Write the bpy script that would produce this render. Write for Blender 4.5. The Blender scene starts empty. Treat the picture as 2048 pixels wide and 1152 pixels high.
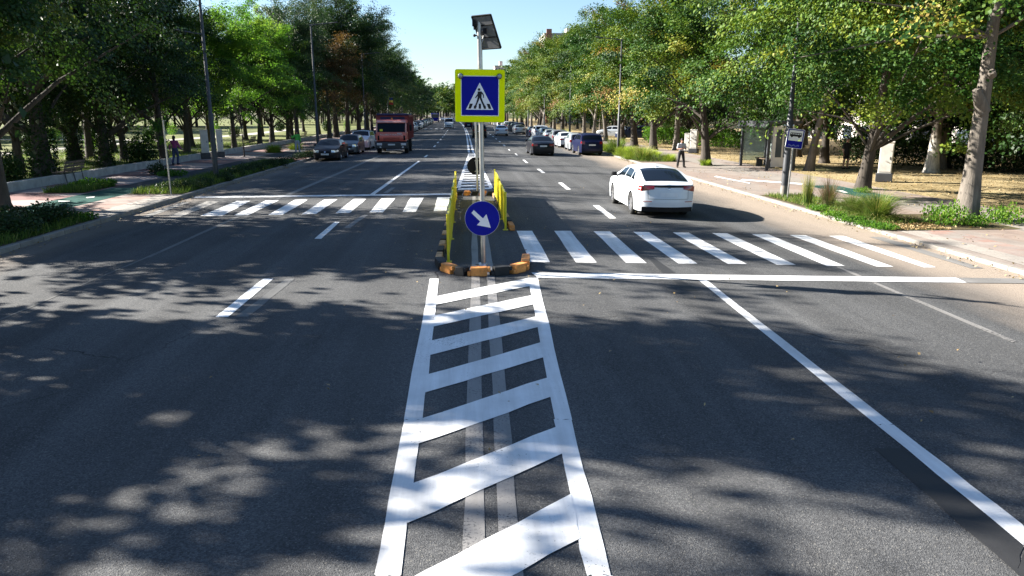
import bpy, bmesh, math, random
import numpy as np
from mathutils import Vector, Matrix

R = math.radians
SC = bpy.context.scene
COL = SC.collection

# ------------------------------------------------------------------ camera
H_CAM, F_PX, V0, U0 = 3.0, 1450.0, 226.0, 928.0
PITCH = math.atan((576 - V0) / F_PX)
YAW = math.atan((1024 - U0) * math.cos(PITCH) / F_PX)
cam_d = bpy.data.cameras.new('camera')
cam_d.sensor_width = 36.0
cam_d.lens = 36.0 * F_PX / 2048.0
cam_d.clip_start, cam_d.clip_end = 0.1, 6000
cam = bpy.data.objects.new('camera', cam_d)
COL.objects.link(cam)
cam.location = (0, 0, H_CAM)
cam.rotation_euler = (math.pi / 2 - PITCH, 0, -YAW)
SC.camera = cam
CAM_ROT = cam.rotation_euler.to_matrix()

# ------------------------------------------------------------------ light
SUN_EL, SUN_AZ = 28.0, 161.0            # azimuth of the direction TO the sun, from +X towards +Y
w = bpy.data.worlds.new('World')
SC.world = w
w.use_nodes = True
nt = w.node_tree
bg = nt.nodes['Background']
sky = nt.nodes.new('ShaderNodeTexSky')
sky.sky_type = 'NISHITA'
sky.sun_disc = False
sky.sun_elevation = R(SUN_EL)
sky.sun_rotation = R(90 - SUN_AZ)
sky.air_density, sky.dust_density, sky.ozone_density = 1.0, 0.5, 3.8
nt.links.new(sky.outputs[0], bg.inputs[0])
bg.inputs[1].default_value = 0.05
sd = bpy.data.lights.new('sun', 'SUN')
sd.energy, sd.angle, sd.color = 5.0, R(0.53), (1.0, 0.95, 0.87)
so = bpy.data.objects.new('sun', sd)
COL.objects.link(so)
dirv = Vector((math.cos(R(SUN_AZ)) * math.cos(R(SUN_EL)), math.sin(R(SUN_AZ)) * math.cos(R(SUN_EL)), math.sin(R(SUN_EL))))
so.rotation_euler = dirv.to_track_quat('Z', 'Y').to_euler()
so.location = dirv * 50
SC.view_settings.view_transform = 'Standard'
SC.view_settings.look = 'None'
SC.view_settings.gamma = 1.0
SC.view_settings.exposure = 2.1
SC.cycles.max_bounces = 6
SC.cycles.diffuse_bounces = 2
SC.cycles.glossy_bounces = 3
SC.cycles.transmission_bounces = 4
SC.cycles.transparent_max_bounces = 8
SC.cycles.caustics_reflective = SC.cycles.caustics_refractive = False
SC.cycles.use_denoising = True
SC.cycles.denoising_prefilter = 'NONE'
SC.cycles.denoising_input_passes = 'RGB_ALBEDO_NORMAL'
SC.cycles.use_adaptive_sampling = False
SC.cycles.sample_clamp_indirect = 2.0

# ------------------------------------------------------------------ materials
def newmat(name):
    m = bpy.data.materials.new(name)
    m.use_nodes = True
    n = m.node_tree
    b = n.nodes['Principled BSDF']
    return m, n, b

def nd(n, t, **kw):
    x = n.nodes.new(t)
    for k, v in kw.items():
        setattr(x, k, v)
    return x

def ramp(n, src, stops, interp='LINEAR'):
    r = nd(n, 'ShaderNodeValToRGB')
    r.color_ramp.interpolation = interp
    el = r.color_ramp.elements
    while len(el) < len(stops):
        el.new(0.5)
    for e, (p, c) in zip(el, stops):
        e.position = p
        e.color = (*c, 1) if len(c) == 3 else c
    n.links.new(src, r.inputs[0])
    return r.outputs[0]

def math_(n, op, a, b=None, clamp=False):
    x = nd(n, 'ShaderNodeMath', operation=op)
    x.use_clamp = clamp
    for i, v in enumerate((a, b)):
        if v is None:
            continue
        if isinstance(v, (int, float)):
            x.inputs[i].default_value = v
        else:
            n.links.new(v, x.inputs[i])
    return x.outputs[0]

def mixc(n, fac, a, b, mode='MIX'):
    x = nd(n, 'ShaderNodeMix', data_type='RGBA', blend_type=mode)
    ins = [i for i in x.inputs if i.enabled]
    for i, v in zip((x.inputs[0], x.inputs[6], x.inputs[7]), (fac, a, b)):
        if isinstance(v, (int, float)):
            i.default_value = v
        elif isinstance(v, tuple):
            i.default_value = (*v, 1)
        else:
            n.links.new(v, i)
    return x.outputs[2]

def noise(n, scale, detail=4, rough=0.6, coord=None, stretch=None):
    x = nd(n, 'ShaderNodeTexNoise')
    x.inputs['Scale'].default_value = scale
    x.inputs['Detail'].default_value = detail
    x.inputs['Roughness'].default_value = rough
    c = coord or nd(n, 'ShaderNodeTexCoord').outputs['Object']
    if stretch:
        mp = nd(n, 'ShaderNodeMapping')
        mp.inputs['Scale'].default_value = stretch
        n.links.new(c, mp.inputs[0])
        c = mp.outputs[0]
    n.links.new(c, x.inputs[0])
    return x.outputs[0]

def bump(n, b, h, strength=0.3, dist=0.02):
    x = nd(n, 'ShaderNodeBump')
    x.inputs['Strength'].default_value = strength
    x.inputs['Distance'].default_value = dist
    n.links.new(h, x.inputs['Height'])
    n.links.new(x.outputs[0], b.inputs['Normal'])

def pm(name, col, rough=0.6, metal=0.0, var=0.12, scale=6.0, bmp=0.0, coat=0.0, spec=0.5):
    m, n, b = newmat(name)
    b.inputs['Roughness'].default_value = rough
    b.inputs['Metallic'].default_value = metal
    b.inputs['Coat Weight'].default_value = coat
    b.inputs['Coat Roughness'].default_value = 0.04
    b.inputs['Specular IOR Level'].default_value = spec
    if var:
        f = noise(n, scale, 5)
        lo = tuple(c * (1 - var * 1.5) for c in col)
        hi = tuple(min(1, c * (1 + var)) for c in col)
        n.links.new(ramp(n, f, [(0.3, lo), (0.7, hi)]), b.inputs['Base Color'])
        if bmp:
            bump(n, b, f, bmp)
    else:
        b.inputs['Base Color'].default_value = (*col, 1)
    return m

def leafmat(name, stops, trans=0.35, tcol=1.6, rough=0.45):
    m, n, b = newmat(name)
    at_ = nd(n, 'ShaderNodeAttribute', attribute_name='tone')
    oi = nd(n, 'ShaderNodeObjectInfo')
    t = math_(n, 'ADD', at_.outputs['Fac'], math_(n, 'MULTIPLY', math_(n, 'SUBTRACT', oi.outputs['Random'], 0.5), 0.22), True)
    c = ramp(n, t, stops)
    n.links.new(c, b.inputs['Base Color'])
    b.inputs['Roughness'].default_value = rough
    b.inputs['Specular IOR Level'].default_value = 0.17
    tr = nd(n, 'ShaderNodeBsdfTranslucent')
    n.links.new(mixc(n, 1.0, c, (tcol, tcol, tcol * 0.55), 'MULTIPLY'), tr.inputs[0])
    mx = nd(n, 'ShaderNodeMixShader')
    mx.inputs[0].default_value = trans
    n.links.new(b.outputs[0], mx.inputs[1])
    n.links.new(tr.outputs[0], mx.inputs[2])
    n.links.new(mx.outputs[0], n.nodes['Material Output'].inputs['Surface'])
    return m

XL, XR, XC = -10.75, 11.2, 0.3

def xsep(n):
    s = nd(n, 'ShaderNodeSeparateXYZ')
    c = nd(n, 'ShaderNodeTexCoord').outputs['Object']
    n.links.new(c, s.inputs[0])
    return s, c

def asphalt():
    m, n, b = newmat('asphalt')
    s, c = xsep(n)
    big = noise(n, 0.22, 4, 0.6, c)
    streak = noise(n, 1.0, 3, 0.6, c, (1.6, 0.045, 1))
    fine = noise(n, 75, 3, 0.75, c)
    v = nd(n, 'ShaderNodeTexVoronoi')
    v.inputs['Scale'].default_value = 85
    n.links.new(c, v.inputs[0])
    agg = v.outputs['Color']
    sepc = nd(n, 'ShaderNodeSeparateColor')
    n.links.new(agg, sepc.inputs[0])
    val = math_(n, 'ADD', math_(n, 'MULTIPLY', big, 0.35), math_(n, 'MULTIPLY', streak, 0.35))
    val = math_(n, 'ADD', val, math_(n, 'MULTIPLY', sepc.outputs[0], 0.28))
    val = math_(n, 'ADD', math_(n, 'SUBTRACT', val, 0.03), math_(n, 'MULTIPLY', fine, 0.35))
    col = ramp(n, val, [(0.28, (0.019, 0.0195, 0.0205)), (0.58, (0.068, 0.0685, 0.0695)), (0.90, (0.155, 0.155, 0.153))])
    wt = math_(n, 'SINE', math_(n, 'MULTIPLY', s.outputs[0], 3.7))
    wt = math_(n, 'MULTIPLY', math_(n, 'MAXIMUM', wt, 0.0), noise(n, 0.35, 4, 0.6, c, (1.2, 0.12, 1)))
    col = mixc(n, math_(n, 'MULTIPLY', wt, 0.5), col, (0.036, 0.0355, 0.035))
    st = ramp(n, noise(n, 0.75, 5, 0.72, c, (1, 0.5, 1)), [(0.60, (0, 0, 0)), (0.72, (1, 1, 1))])
    col = mixc(n, math_(n, 'MULTIPLY', st, 0.30), col, (0.024, 0.023, 0.022))
    vc = nd(n, 'ShaderNodeTexVoronoi', feature='DISTANCE_TO_EDGE')
    vc.inputs['Scale'].default_value = 0.16
    wv = nd(n, 'ShaderNodeVectorMath', operation='ADD')
    nz = nd(n, 'ShaderNodeTexNoise'); nz.inputs['Scale'].default_value = 0.9; nz.inputs['Detail'].default_value = 6
    n.links.new(c, nz.inputs[0]); n.links.new(c, wv.inputs[0]); n.links.new(nz.outputs['Color'], wv.inputs[1])
    n.links.new(wv.outputs[0], vc.inputs[0])
    ck = math_(n, 'LESS_THAN', vc.outputs['Distance'], 0.0022)
    ck = math_(n, 'MULTIPLY', ck, ramp(n, noise(n, 0.12, 2, 0.5, c), [(0.50, (0, 0, 0)), (0.56, (1, 1, 1))]))
    col = mixc(n, math_(n, 'MULTIPLY', ck, 0.8), col, (0.012, 0.012, 0.012))
    # pale chips of stone
    chip = math_(n, 'GREATER_THAN', sepc.outputs[1], 0.965)
    col = mixc(n, math_(n, 'MULTIPLY', chip, 0.55), col, (0.20, 0.19, 0.17))
    # sandy dust lying along both kerbs
    wob = math_(n, 'MULTIPLY', math_(n, 'SUBTRACT', noise(n, 0.5, 5, 0.6, c, (1, 0.35, 1)), 0.5), 2.2)
    xr = math_(n, 'ADD', s.outputs[0], wob)
    fr = nd(n, 'ShaderNodeMapRange'); fr.inputs[1].default_value = XR - 3.0; fr.inputs[2].default_value = XR - 1.1
    n.links.new(xr, fr.inputs[0])
    fl = nd(n, 'ShaderNodeMapRange'); fl.inputs[1].default_value = XL + 1.5; fl.inputs[2].default_value = XL + 0.3
    n.links.new(xr, fl.inputs[0])
    d = math_(n, 'ADD', math_(n, 'MULTIPLY', fr.outputs[0], 1.0), math_(n, 'MULTIPLY', fl.outputs[0], 0.5), True)
    d = math_(n, 'MULTIPLY', d, math_(n, 'ADD', math_(n, 'MULTIPLY', fine, 0.5), 0.6), True)
    col = mixc(n, d, col, (0.35, 0.285, 0.225))
    n.links.new(col, b.inputs['Base Color'])
    b.inputs['Roughness'].default_value = 0.82
    b.inputs['Specular IOR Level'].default_value = 0.12
    bump(n, b, math_(n, 'ADD', fine, math_(n, 'MULTIPLY', v.outputs['Distance'], 0.9)), 0.5, 0.012)
    return m

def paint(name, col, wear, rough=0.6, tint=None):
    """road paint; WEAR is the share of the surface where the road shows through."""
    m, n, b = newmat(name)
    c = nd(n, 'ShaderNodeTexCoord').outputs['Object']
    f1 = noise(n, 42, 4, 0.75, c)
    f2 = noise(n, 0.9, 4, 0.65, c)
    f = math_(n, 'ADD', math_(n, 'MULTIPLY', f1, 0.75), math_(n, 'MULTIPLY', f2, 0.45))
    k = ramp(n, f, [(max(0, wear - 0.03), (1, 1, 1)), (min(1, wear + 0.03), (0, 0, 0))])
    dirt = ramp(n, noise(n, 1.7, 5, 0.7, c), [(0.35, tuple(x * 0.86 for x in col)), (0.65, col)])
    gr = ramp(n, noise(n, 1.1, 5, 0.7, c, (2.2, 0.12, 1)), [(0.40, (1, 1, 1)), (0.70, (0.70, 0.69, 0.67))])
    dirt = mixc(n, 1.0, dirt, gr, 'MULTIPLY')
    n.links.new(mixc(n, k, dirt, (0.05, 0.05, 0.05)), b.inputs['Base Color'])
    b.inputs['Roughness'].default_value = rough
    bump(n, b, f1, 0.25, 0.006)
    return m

def pavers(name, cols, bw, bh, mortar=(0.16, 0.15, 0.14), rough=0.8, rot=0.0, zones=None):
    m, n, b = newmat(name)
    c = nd(n, 'ShaderNodeTexCoord').outputs['Object']
    mp = nd(n, 'ShaderNodeMapping')
    mp.inputs['Rotation'].default_value = (0, 0, rot)
    n.links.new(c, mp.inputs[0])
    br = nd(n, 'ShaderNodeTexBrick')
    br.inputs['Scale'].default_value = 1.0
    br.inputs['Brick Width'].default_value = bw
    br.inputs['Row Height'].default_value = bh
    br.inputs['Mortar Size'].default_value = 0.006
    br.inputs['Bias'].default_value = 0.0
    br.inputs['Color1'].default_value = (*cols[0], 1)
    br.inputs['Color2'].default_value = (*cols[1], 1)
    br.inputs['Mortar'].default_value = (*mortar, 1)
    n.links.new(mp.outputs[0], br.inputs[0])
    f = noise(n, 1.3, 5, 0.7, c)
    g = noise(n, 30, 3, 0.7, c)
    col = br.outputs['Color']
    if zones:
        z = noise(n, zones[0], 2, 0.4, c, zones[1])
        k = ramp(n, z, [(0.47, (0, 0, 0)), (0.53, (1, 1, 1))])
        col = mixc(n, k, col, mixc(n, 0.6, col, zones[2]))
    col = mixc(n, 0.55, col, ramp(n, f, [(0.3, (0.55, 0.55, 0.55)), (0.7, (1.25, 1.2, 1.15))]), 'MULTIPLY')
    col = mixc(n, 0.35, col, ramp(n, g, [(0.3, (0.5, 0.5, 0.5)), (0.7, (1.2, 1.2, 1.2))]), 'MULTIPLY')
    n.links.new(col, b.inputs['Base Color'])
    b.inputs['Roughness'].default_value = rough
    bump(n, b, br.outputs['Fac'], -0.35, 0.01)
    return m

def groundmat(name, stops, scale=0.5, fine=18.0, bmp=0.6, stretch=None):
    m, n, b = newmat(name)
    c = nd(n, 'ShaderNodeTexCoord').outputs['Object']
    a = noise(n, scale, 6, 0.65, c, stretch)
    g = noise(n, fine, 4, 0.75, c)
    v = math_(n, 'ADD', math_(n, 'MULTIPLY', a, 0.6), math_(n, 'MULTIPLY', g, 0.4))
    n.links.new(ramp(n, v, stops), b.inputs['Base Color'])
    b.inputs['Roughness'].default_value = 0.95
    b.inputs['Specular IOR Level'].default_value = 0.15
    bump(n, b, g, bmp, 0.05)
    return m

def barkmat(name, lo, hi, sc=9.0):
    m, n, b = newmat(name)
    c = nd(n, 'ShaderNodeTexCoord').outputs['Object']
    a = noise(n, sc, 6, 0.7, c, (1, 1, 0.18))
    g = noise(n, 1.3, 3, 0.6, c)
    v = math_(n, 'ADD', math_(n, 'MULTIPLY', a, 0.65), math_(n, 'MULTIPLY', g, 0.35))
    n.links.new(ramp(n, v, [(0.33, lo), (0.66, hi)]), b.inputs['Base Color'])
    b.inputs['Roughness'].default_value = 0.9
    bump(n, b, a, 0.9, 0.04)
    return m

def whitewash():
    """trunk bark painted white up to breast height, worn"""
    m, n, b = newmat('whitewashed_bark')
    s, c = xsep(n)
    a = noise(n, 8, 6, 0.7, c, (1, 1, 0.25))
    g = noise(n, 3, 5, 0.7, c)
    zz = math_(n, 'ADD', s.outputs[2], math_(n, 'MULTIPLY', g, 1.6))
    k = ramp(n, math_(n, 'MULTIPLY', zz, 0.25), [(0.60, (1, 1, 1)), (0.74, (0, 0, 0))])
    col = mixc(n, k, ramp(n, a, [(0.35, (0.05, 0.04, 0.03)), (0.65, (0.17, 0.14, 0.11))]),
               ramp(n, a, [(0.32, (0.22, 0.2, 0.17)), (0.6, (0.55, 0.52, 0.46))]))
    n.links.new(col, b.inputs['Base Color'])
    b.inputs['Roughness'].default_value = 0.9
    bump(n, b, a, 0.8, 0.03)
    return m

M = {}
M['asphalt'] = asphalt()
M['white_paint'] = paint('white_paint', (0.80, 0.80, 0.79), 0.455)
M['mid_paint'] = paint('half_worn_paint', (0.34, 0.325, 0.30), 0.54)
M['worn_paint'] = paint('worn_paint', (0.23, 0.22, 0.21), 0.52)
M['faint_paint'] = paint('faint_paint', (0.13, 0.128, 0.122), 0.55)
M['tar'] = paint('tar', (0.024, 0.024, 0.025), 0.2, 0.7)
def kerbmat():
    m, n, b = newmat('kerb_stones')
    s, c = xsep(n)
    f = noise(n, 3, 6, 0.7, c)
    col = ramp(n, f, [(0.3, (0.19, 0.17, 0.15)), (0.7, (0.32, 0.295, 0.26))])
    fr = math_(n, 'FRACT', s.outputs[1])
    j = math_(n, 'LESS_THAN', fr, 0.022)
    cell = nd(n, 'ShaderNodeTexWhiteNoise', noise_dimensions='1D')
    n.links.new(math_(n, 'FLOOR', s.outputs[1]), cell.inputs['W'])
    col = mixc(n, 0.5, col, ramp(n, cell.outputs['Value'], [(0, (0.7, 0.7, 0.7)), (1, (1.15, 1.12, 1.08))]), 'MULTIPLY')
    col = mixc(n, math_(n, 'MULTIPLY', j, 0.85), col, (0.05, 0.045, 0.04))
    n.links.new(col, b.inputs['Base Color'])
    b.inputs['Roughness'].default_value = 0.9
    bump(n, b, f, 0.3)
    return m
M['kerb'] = kerbmat()
M['kerb_plain'] = pm('kerb_concrete', (0.29, 0.265, 0.235), 0.85, var=0.25, scale=3, bmp=0.3)
M['concrete'] = pm('concrete', (0.42, 0.40, 0.36), 0.85, var=0.2, scale=2.5, bmp=0.2)
M['pav_left'] = pavers('red_grey_pavers', ((0.25, 0.115, 0.105), (0.28, 0.15, 0.135)), 0.4, 0.2, zones=(0.45, (0.35, 1.5, 1), (0.40, 0.39, 0.37)))
M['pav_right'] = pavers('pink_beige_pavers', ((0.25, 0.19, 0.16), (0.275, 0.22, 0.185)), 0.4, 0.2, (0.2, 0.17, 0.15), zones=(0.45, (1.2, 0.35, 1), (0.27, 0.24, 0.215)))
M['tactile'] = pavers('ribbed_tactile_pavers', ((0.33, 0.30, 0.265), (0.36, 0.325, 0.29)), 0.09, 0.3, (0.22, 0.2, 0.18))
M['zigzag'] = pavers('red_and_grey_slabs', ((0.28, 0.25, 0.225), (0.30, 0.17, 0.135)), 0.62, 0.3, (0.25, 0.22, 0.2))
M['bike'] = groundmat('bike_lane_asphalt', [(0.35, (0.045, 0.047, 0.05)), (0.65, (0.085, 0.085, 0.085))], 0.6, 60, 0.2)
M['bike_pale'] = groundmat('pale_bike_lane', [(0.35, (0.20, 0.18, 0.16)), (0.65, (0.28, 0.25, 0.22))], 0.6, 60, 0.2)
M['bike_green'] = groundmat('green_bike_paint', [(0.35, (0.010, 0.050, 0.043)), (0.65, (0.022, 0.09, 0.075))], 1.5, 40, 0.2)
M['soil'] = groundmat('verge_soil', [(0.35, (0.05, 0.038, 0.024)), (0.5, (0.09, 0.07, 0.04)), (0.65, (0.10, 0.11, 0.04))], 1.2, 14)
M['park'] = groundmat('park_turf', [(0.36, (0.06, 0.055, 0.03)), (0.45, (0.10, 0.12, 0.04)), (0.55, (0.18, 0.19, 0.075)), (0.66, (0.30, 0.26, 0.15))], 0.16, 9)
M['park_path'] = groundmat('park_path_gravel', [(0.35, (0.33, 0.31, 0.28)), (0.65, (0.48, 0.45, 0.41))], 0.7, 25, 0.3)
M['dry'] = groundmat('dry_lawn', [(0.34, (0.13, 0.095, 0.045)), (0.46, (0.26, 0.20, 0.10)), (0.56, (0.38, 0.30, 0.17)), (0.68, (0.20, 0.21, 0.07))], 0.35, 16, 0.8)
M['earth'] = groundmat('earth', [(0.3, (0.05, 0.05, 0.025)), (0.7, (0.09, 0.09, 0.045))], 0.05, 3)
M['bark'] = barkmat('bark', (0.02, 0.016, 0.012), (0.095, 0.078, 0.062))
M['bark_pale'] = barkmat('pale_bark', (0.07, 0.06, 0.048), (0.21, 0.18, 0.15), 7)
M['bark_white'] = whitewash()
G = lambda *a: list(a)
M['leaf_lime'] = leafmat('lime_leaves', G((0.0, (0.010, 0.036, 0.006)), (0.35, (0.026, 0.076, 0.011)), (0.6, (0.080, 0.135, 0.014)), (0.82, (0.165, 0.20, 0.022)), (0.95, (0.27, 0.22, 0.045)), (1.0, (0.16, 0.08, 0.03))), 0.15, 1.7, 0.55)
M['leaf_park'] = leafmat('park_leaves', G((0.0, (0.008, 0.023, 0.006)), (0.4, (0.021, 0.052, 0.011)), (0.75, (0.052, 0.098, 0.019)), (1.0, (0.13, 0.15, 0.035))), 0.20)
M['leaf_bright'] = leafmat('bright_leaves', G((0.0, (0.035, 0.095, 0.014)), (0.5, (0.085, 0.19, 0.026)), (1.0, (0.20, 0.29, 0.045))), 0.5)
M['leaf_fine'] = leafmat('fine_leaves', G((0.0, (0.012, 0.030, 0.012)), (0.5, (0.032, 0.064, 0.026)), (1.0, (0.09, 0.13, 0.05))), 0.22)
M['leaf_red'] = leafmat('brown_red_leaves', G((0.0, (0.014, 0.022, 0.008)), (0.4, (0.035, 0.04, 0.014)), (0.7, (0.10, 0.055, 0.022)), (1.0, (0.17, 0.10, 0.04))), 0.25)
M['leaf_ivy'] = leafmat('ivy_leaves', G((0.0, (0.010, 0.028, 0.008)), (0.6, (0.03, 0.065, 0.014)), (1.0, (0.07, 0.11, 0.03))), 0.2)
M['blade'] = leafmat('grass_blades', G((0.0, (0.03, 0.065, 0.012)), (0.5, (0.085, 0.15, 0.03)), (0.85, (0.20, 0.23, 0.06)), (1.0, (0.36, 0.30, 0.16))), 0.35)
M['blade_lime'] = leafmat('yellow_green_blades', G((0.0, (0.09, 0.16, 0.02)), (0.6, (0.20, 0.28, 0.04)), (1.0, (0.34, 0.36, 0.09))), 0.4)
M['blade_dark'] = leafmat('dark_shrub_leaves', G((0.0, (0.012, 0.03, 0.010)), (0.6, (0.03, 0.06, 0.02)), (1.0, (0.08, 0.10, 0.035))), 0.25)
M['blade_purple'] = leafmat('purple_tinged_blades', G((0.0, (0.035, 0.065, 0.02)), (0.5, (0.10, 0.11, 0.045)), (1.0, (0.21, 0.12, 0.11))), 0.3)
M['litter'] = leafmat('fallen_leaf', G((0.0, (0.17, 0.105, 0.045)), (0.5, (0.33, 0.235, 0.115)), (1.0, (0.50, 0.40, 0.22))), 0.1)
M['black'] = pm('black_plastic', (0.008, 0.008, 0.009), 0.6, var=0.2, spec=0.2)
M['rubber'] = pm('black_rubber', (0.016, 0.016, 0.017), 0.75, var=0.35, scale=4, bmp=0.15)
M['orange'] = pm('orange_rubber', (0.70, 0.275, 0.065), 0.7, var=0.28, scale=7, bmp=0.2)
M['orange_sunlit'] = pm('sunlit_orange_rubber', (0.58, 0.36, 0.19), 0.75, var=0.35, scale=7, bmp=0.2)  # creamier orange for the side rows: direct sun put into the colour
M['galv'] = pm('galvanised_steel', (0.42, 0.42, 0.41), 0.38, 0.85, var=0.18, scale=4)
M['dark_steel'] = pm('dark_grey_steel', (0.045, 0.048, 0.055), 0.5, 0.2, var=0.15, scale=3)
M['grey_steel'] = pm('grey_painted_steel', (0.05, 0.053, 0.058), 0.5, 0.1, var=0.15, scale=3)
M['fence_yellow'] = pm('yellow_painted_steel', (0.72, 0.62, 0.02), 0.5, var=0.14, scale=3.5)
M['fluo'] = pm('fluorescent_yellow_green', (0.90, 0.98, 0.0), 0.6, var=0, spec=0.1)
M['sign_blue'] = pm('sign_blue', (0.004, 0.008, 0.27), 0.5, var=0.05, spec=0.12)
M['sign_white'] = pm('sign_white', (0.80, 0.81, 0.82), 0.5, var=0.03)
M['panel_grey'] = pm('panel_back_grey', (0.17, 0.175, 0.185), 0.5, var=0.15, scale=9)
M['lamp_glass'] = pm('lamp_lens', (0.26, 0.29, 0.30), 0.12, 0.4, var=0.2, scale=40)
M['cabinet'] = pm('white_cabinet', (0.66, 0.63, 0.58), 0.6, var=0.12, scale=2)
M['glass'] = pm('dark_car_glass', (0.006, 0.009, 0.014), 0.05, 0.0, var=0, coat=0.0, spec=0.14)
M['tyre'] = pm('tyre_rubber', (0.016, 0.016, 0.016), 0.8, var=0.2)
M['rim'] = pm('wheel_alloy', (0.42, 0.42, 0.43), 0.3, 0.8, var=0.08)
M['tail'] = pm('red_lamp_lens', (0.22, 0.006, 0.010), 0.12, var=0, coat=0.5)
M['head'] = pm('clear_lamp_lens', (0.88, 0.88, 0.88), 0.08, 0.3, var=0, coat=0.6)
M['plate'] = pm('number_plate', (0.66, 0.67, 0.68), 0.4, var=0.05)
M['chrome'] = pm('chrome', (0.6, 0.6, 0.62), 0.15, 1.0, var=0)
CARCOL = {}
for nm, c_, me in (('white', (0.62, 0.65, 0.68), 0), ('black', (0.012, 0.013, 0.018), 0.2), ('blue', (0.004, 0.007, 0.038), 0.1),
                   ('silver', (0.42, 0.45, 0.48), 0.6), ('grey', (0.14, 0.15, 0.165), 0.5), ('red', (0.42, 0.03, 0.035), 0.1),
                   ('dark_blue', (0.02, 0.03, 0.07), 0.3), ('beige', (0.42, 0.37, 0.28), 0.4)):
    CARCOL[nm] = pm(nm + '_car_paint', c_, 0.45, me, var=0.03, scale=2, coat=0.2 if nm in ('black', 'blue', 'dark_blue', 'grey') else 0.6, spec=0.2)
M['truck_red'] = pm('truck_red_paint', (0.74, 0.15, 0.105), 0.45, 0.0, var=0.1, scale=2, coat=0.3)
M['truck_bed'] = pm('truck_bed_red', (0.22, 0.03, 0.03), 0.6, 0.0, var=0.25, scale=3)
M['tarp'] = pm('navy_tarpaulin', (0.012, 0.014, 0.07), 0.6, var=0.3, scale=3)
M['wood'] = pm('bench_wood', (0.17, 0.12, 0.08), 0.7, var=0.3, scale=9)
M['facade'] = pm('pale_render', (0.62, 0.57, 0.52), 0.85, var=0.08, scale=0.4)
M['facade_pink'] = pm('pink_render', (0.60, 0.47, 0.43), 0.85, var=0.08, scale=0.4)
M['brickred'] = pm('brick_red_trim', (0.34, 0.14, 0.10), 0.85, var=0.1)
M['win'] = pm('window_glass', (0.05, 0.065, 0.08), 0.1, var=0.2, scale=0.8)
M['skin'] = pm('skin', (0.42, 0.22, 0.15), 0.55, var=0.05)
M['hair'] = pm('dark_hair', (0.018, 0.013, 0.010), 0.6, var=0.2)
M['pink'] = pm('magenta_cloth', (0.34, 0.06, 0.20), 0.85, var=0.12)
M['denim'] = pm('blue_denim', (0.045, 0.065, 0.14), 0.85, var=0.15)
M['shirt_grey'] = pm('light_grey_cloth', (0.40, 0.42, 0.46), 0.85, var=0.12)
M['cloth_black'] = pm('black_cloth', (0.014, 0.014, 0.015), 0.85, var=0.2)
M['cloth_green'] = pm('bright_green_cloth', (0.10, 0.48, 0.07), 0.8, var=0.12)
M['flag_b'] = pm('flag_blue', (0.02, 0.03, 0.20), 0.8, var=0.05)
M['flag_y'] = pm('flag_yellow', (0.70, 0.52, 0.10), 0.8, var=0.05)
M['flag_r'] = pm('flag_red', (0.40, 0.03, 0.03), 0.8, var=0.05)
M['scribble'] = pm('scribble_paint', (0.22, 0.27, 0.55), 0.5, var=0.1)
m_, n_, b_ = newmat('clear_glass')
b_.inputs['Base Color'].default_value = (0.75, 0.85, 0.82, 1)
b_.inputs['Roughness'].default_value = 0.03
b_.inputs['Transmission Weight'].default_value = 0.0
tp = nd(n_, 'ShaderNodeBsdfTransparent'); tp.inputs[0].default_value = (0.72, 0.80, 0.77, 1)
mx = nd(n_, 'ShaderNodeMixShader'); mx.inputs[0].default_value = 0.28
n_.links.new(tp.outputs[0], mx.inputs[1]); n_.links.new(b_.outputs[0], mx.inputs[2])
n_.links.new(mx.outputs[0], n_.nodes['Material Output'].inputs['Surface'])
M['clear_glass'] = m_

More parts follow.
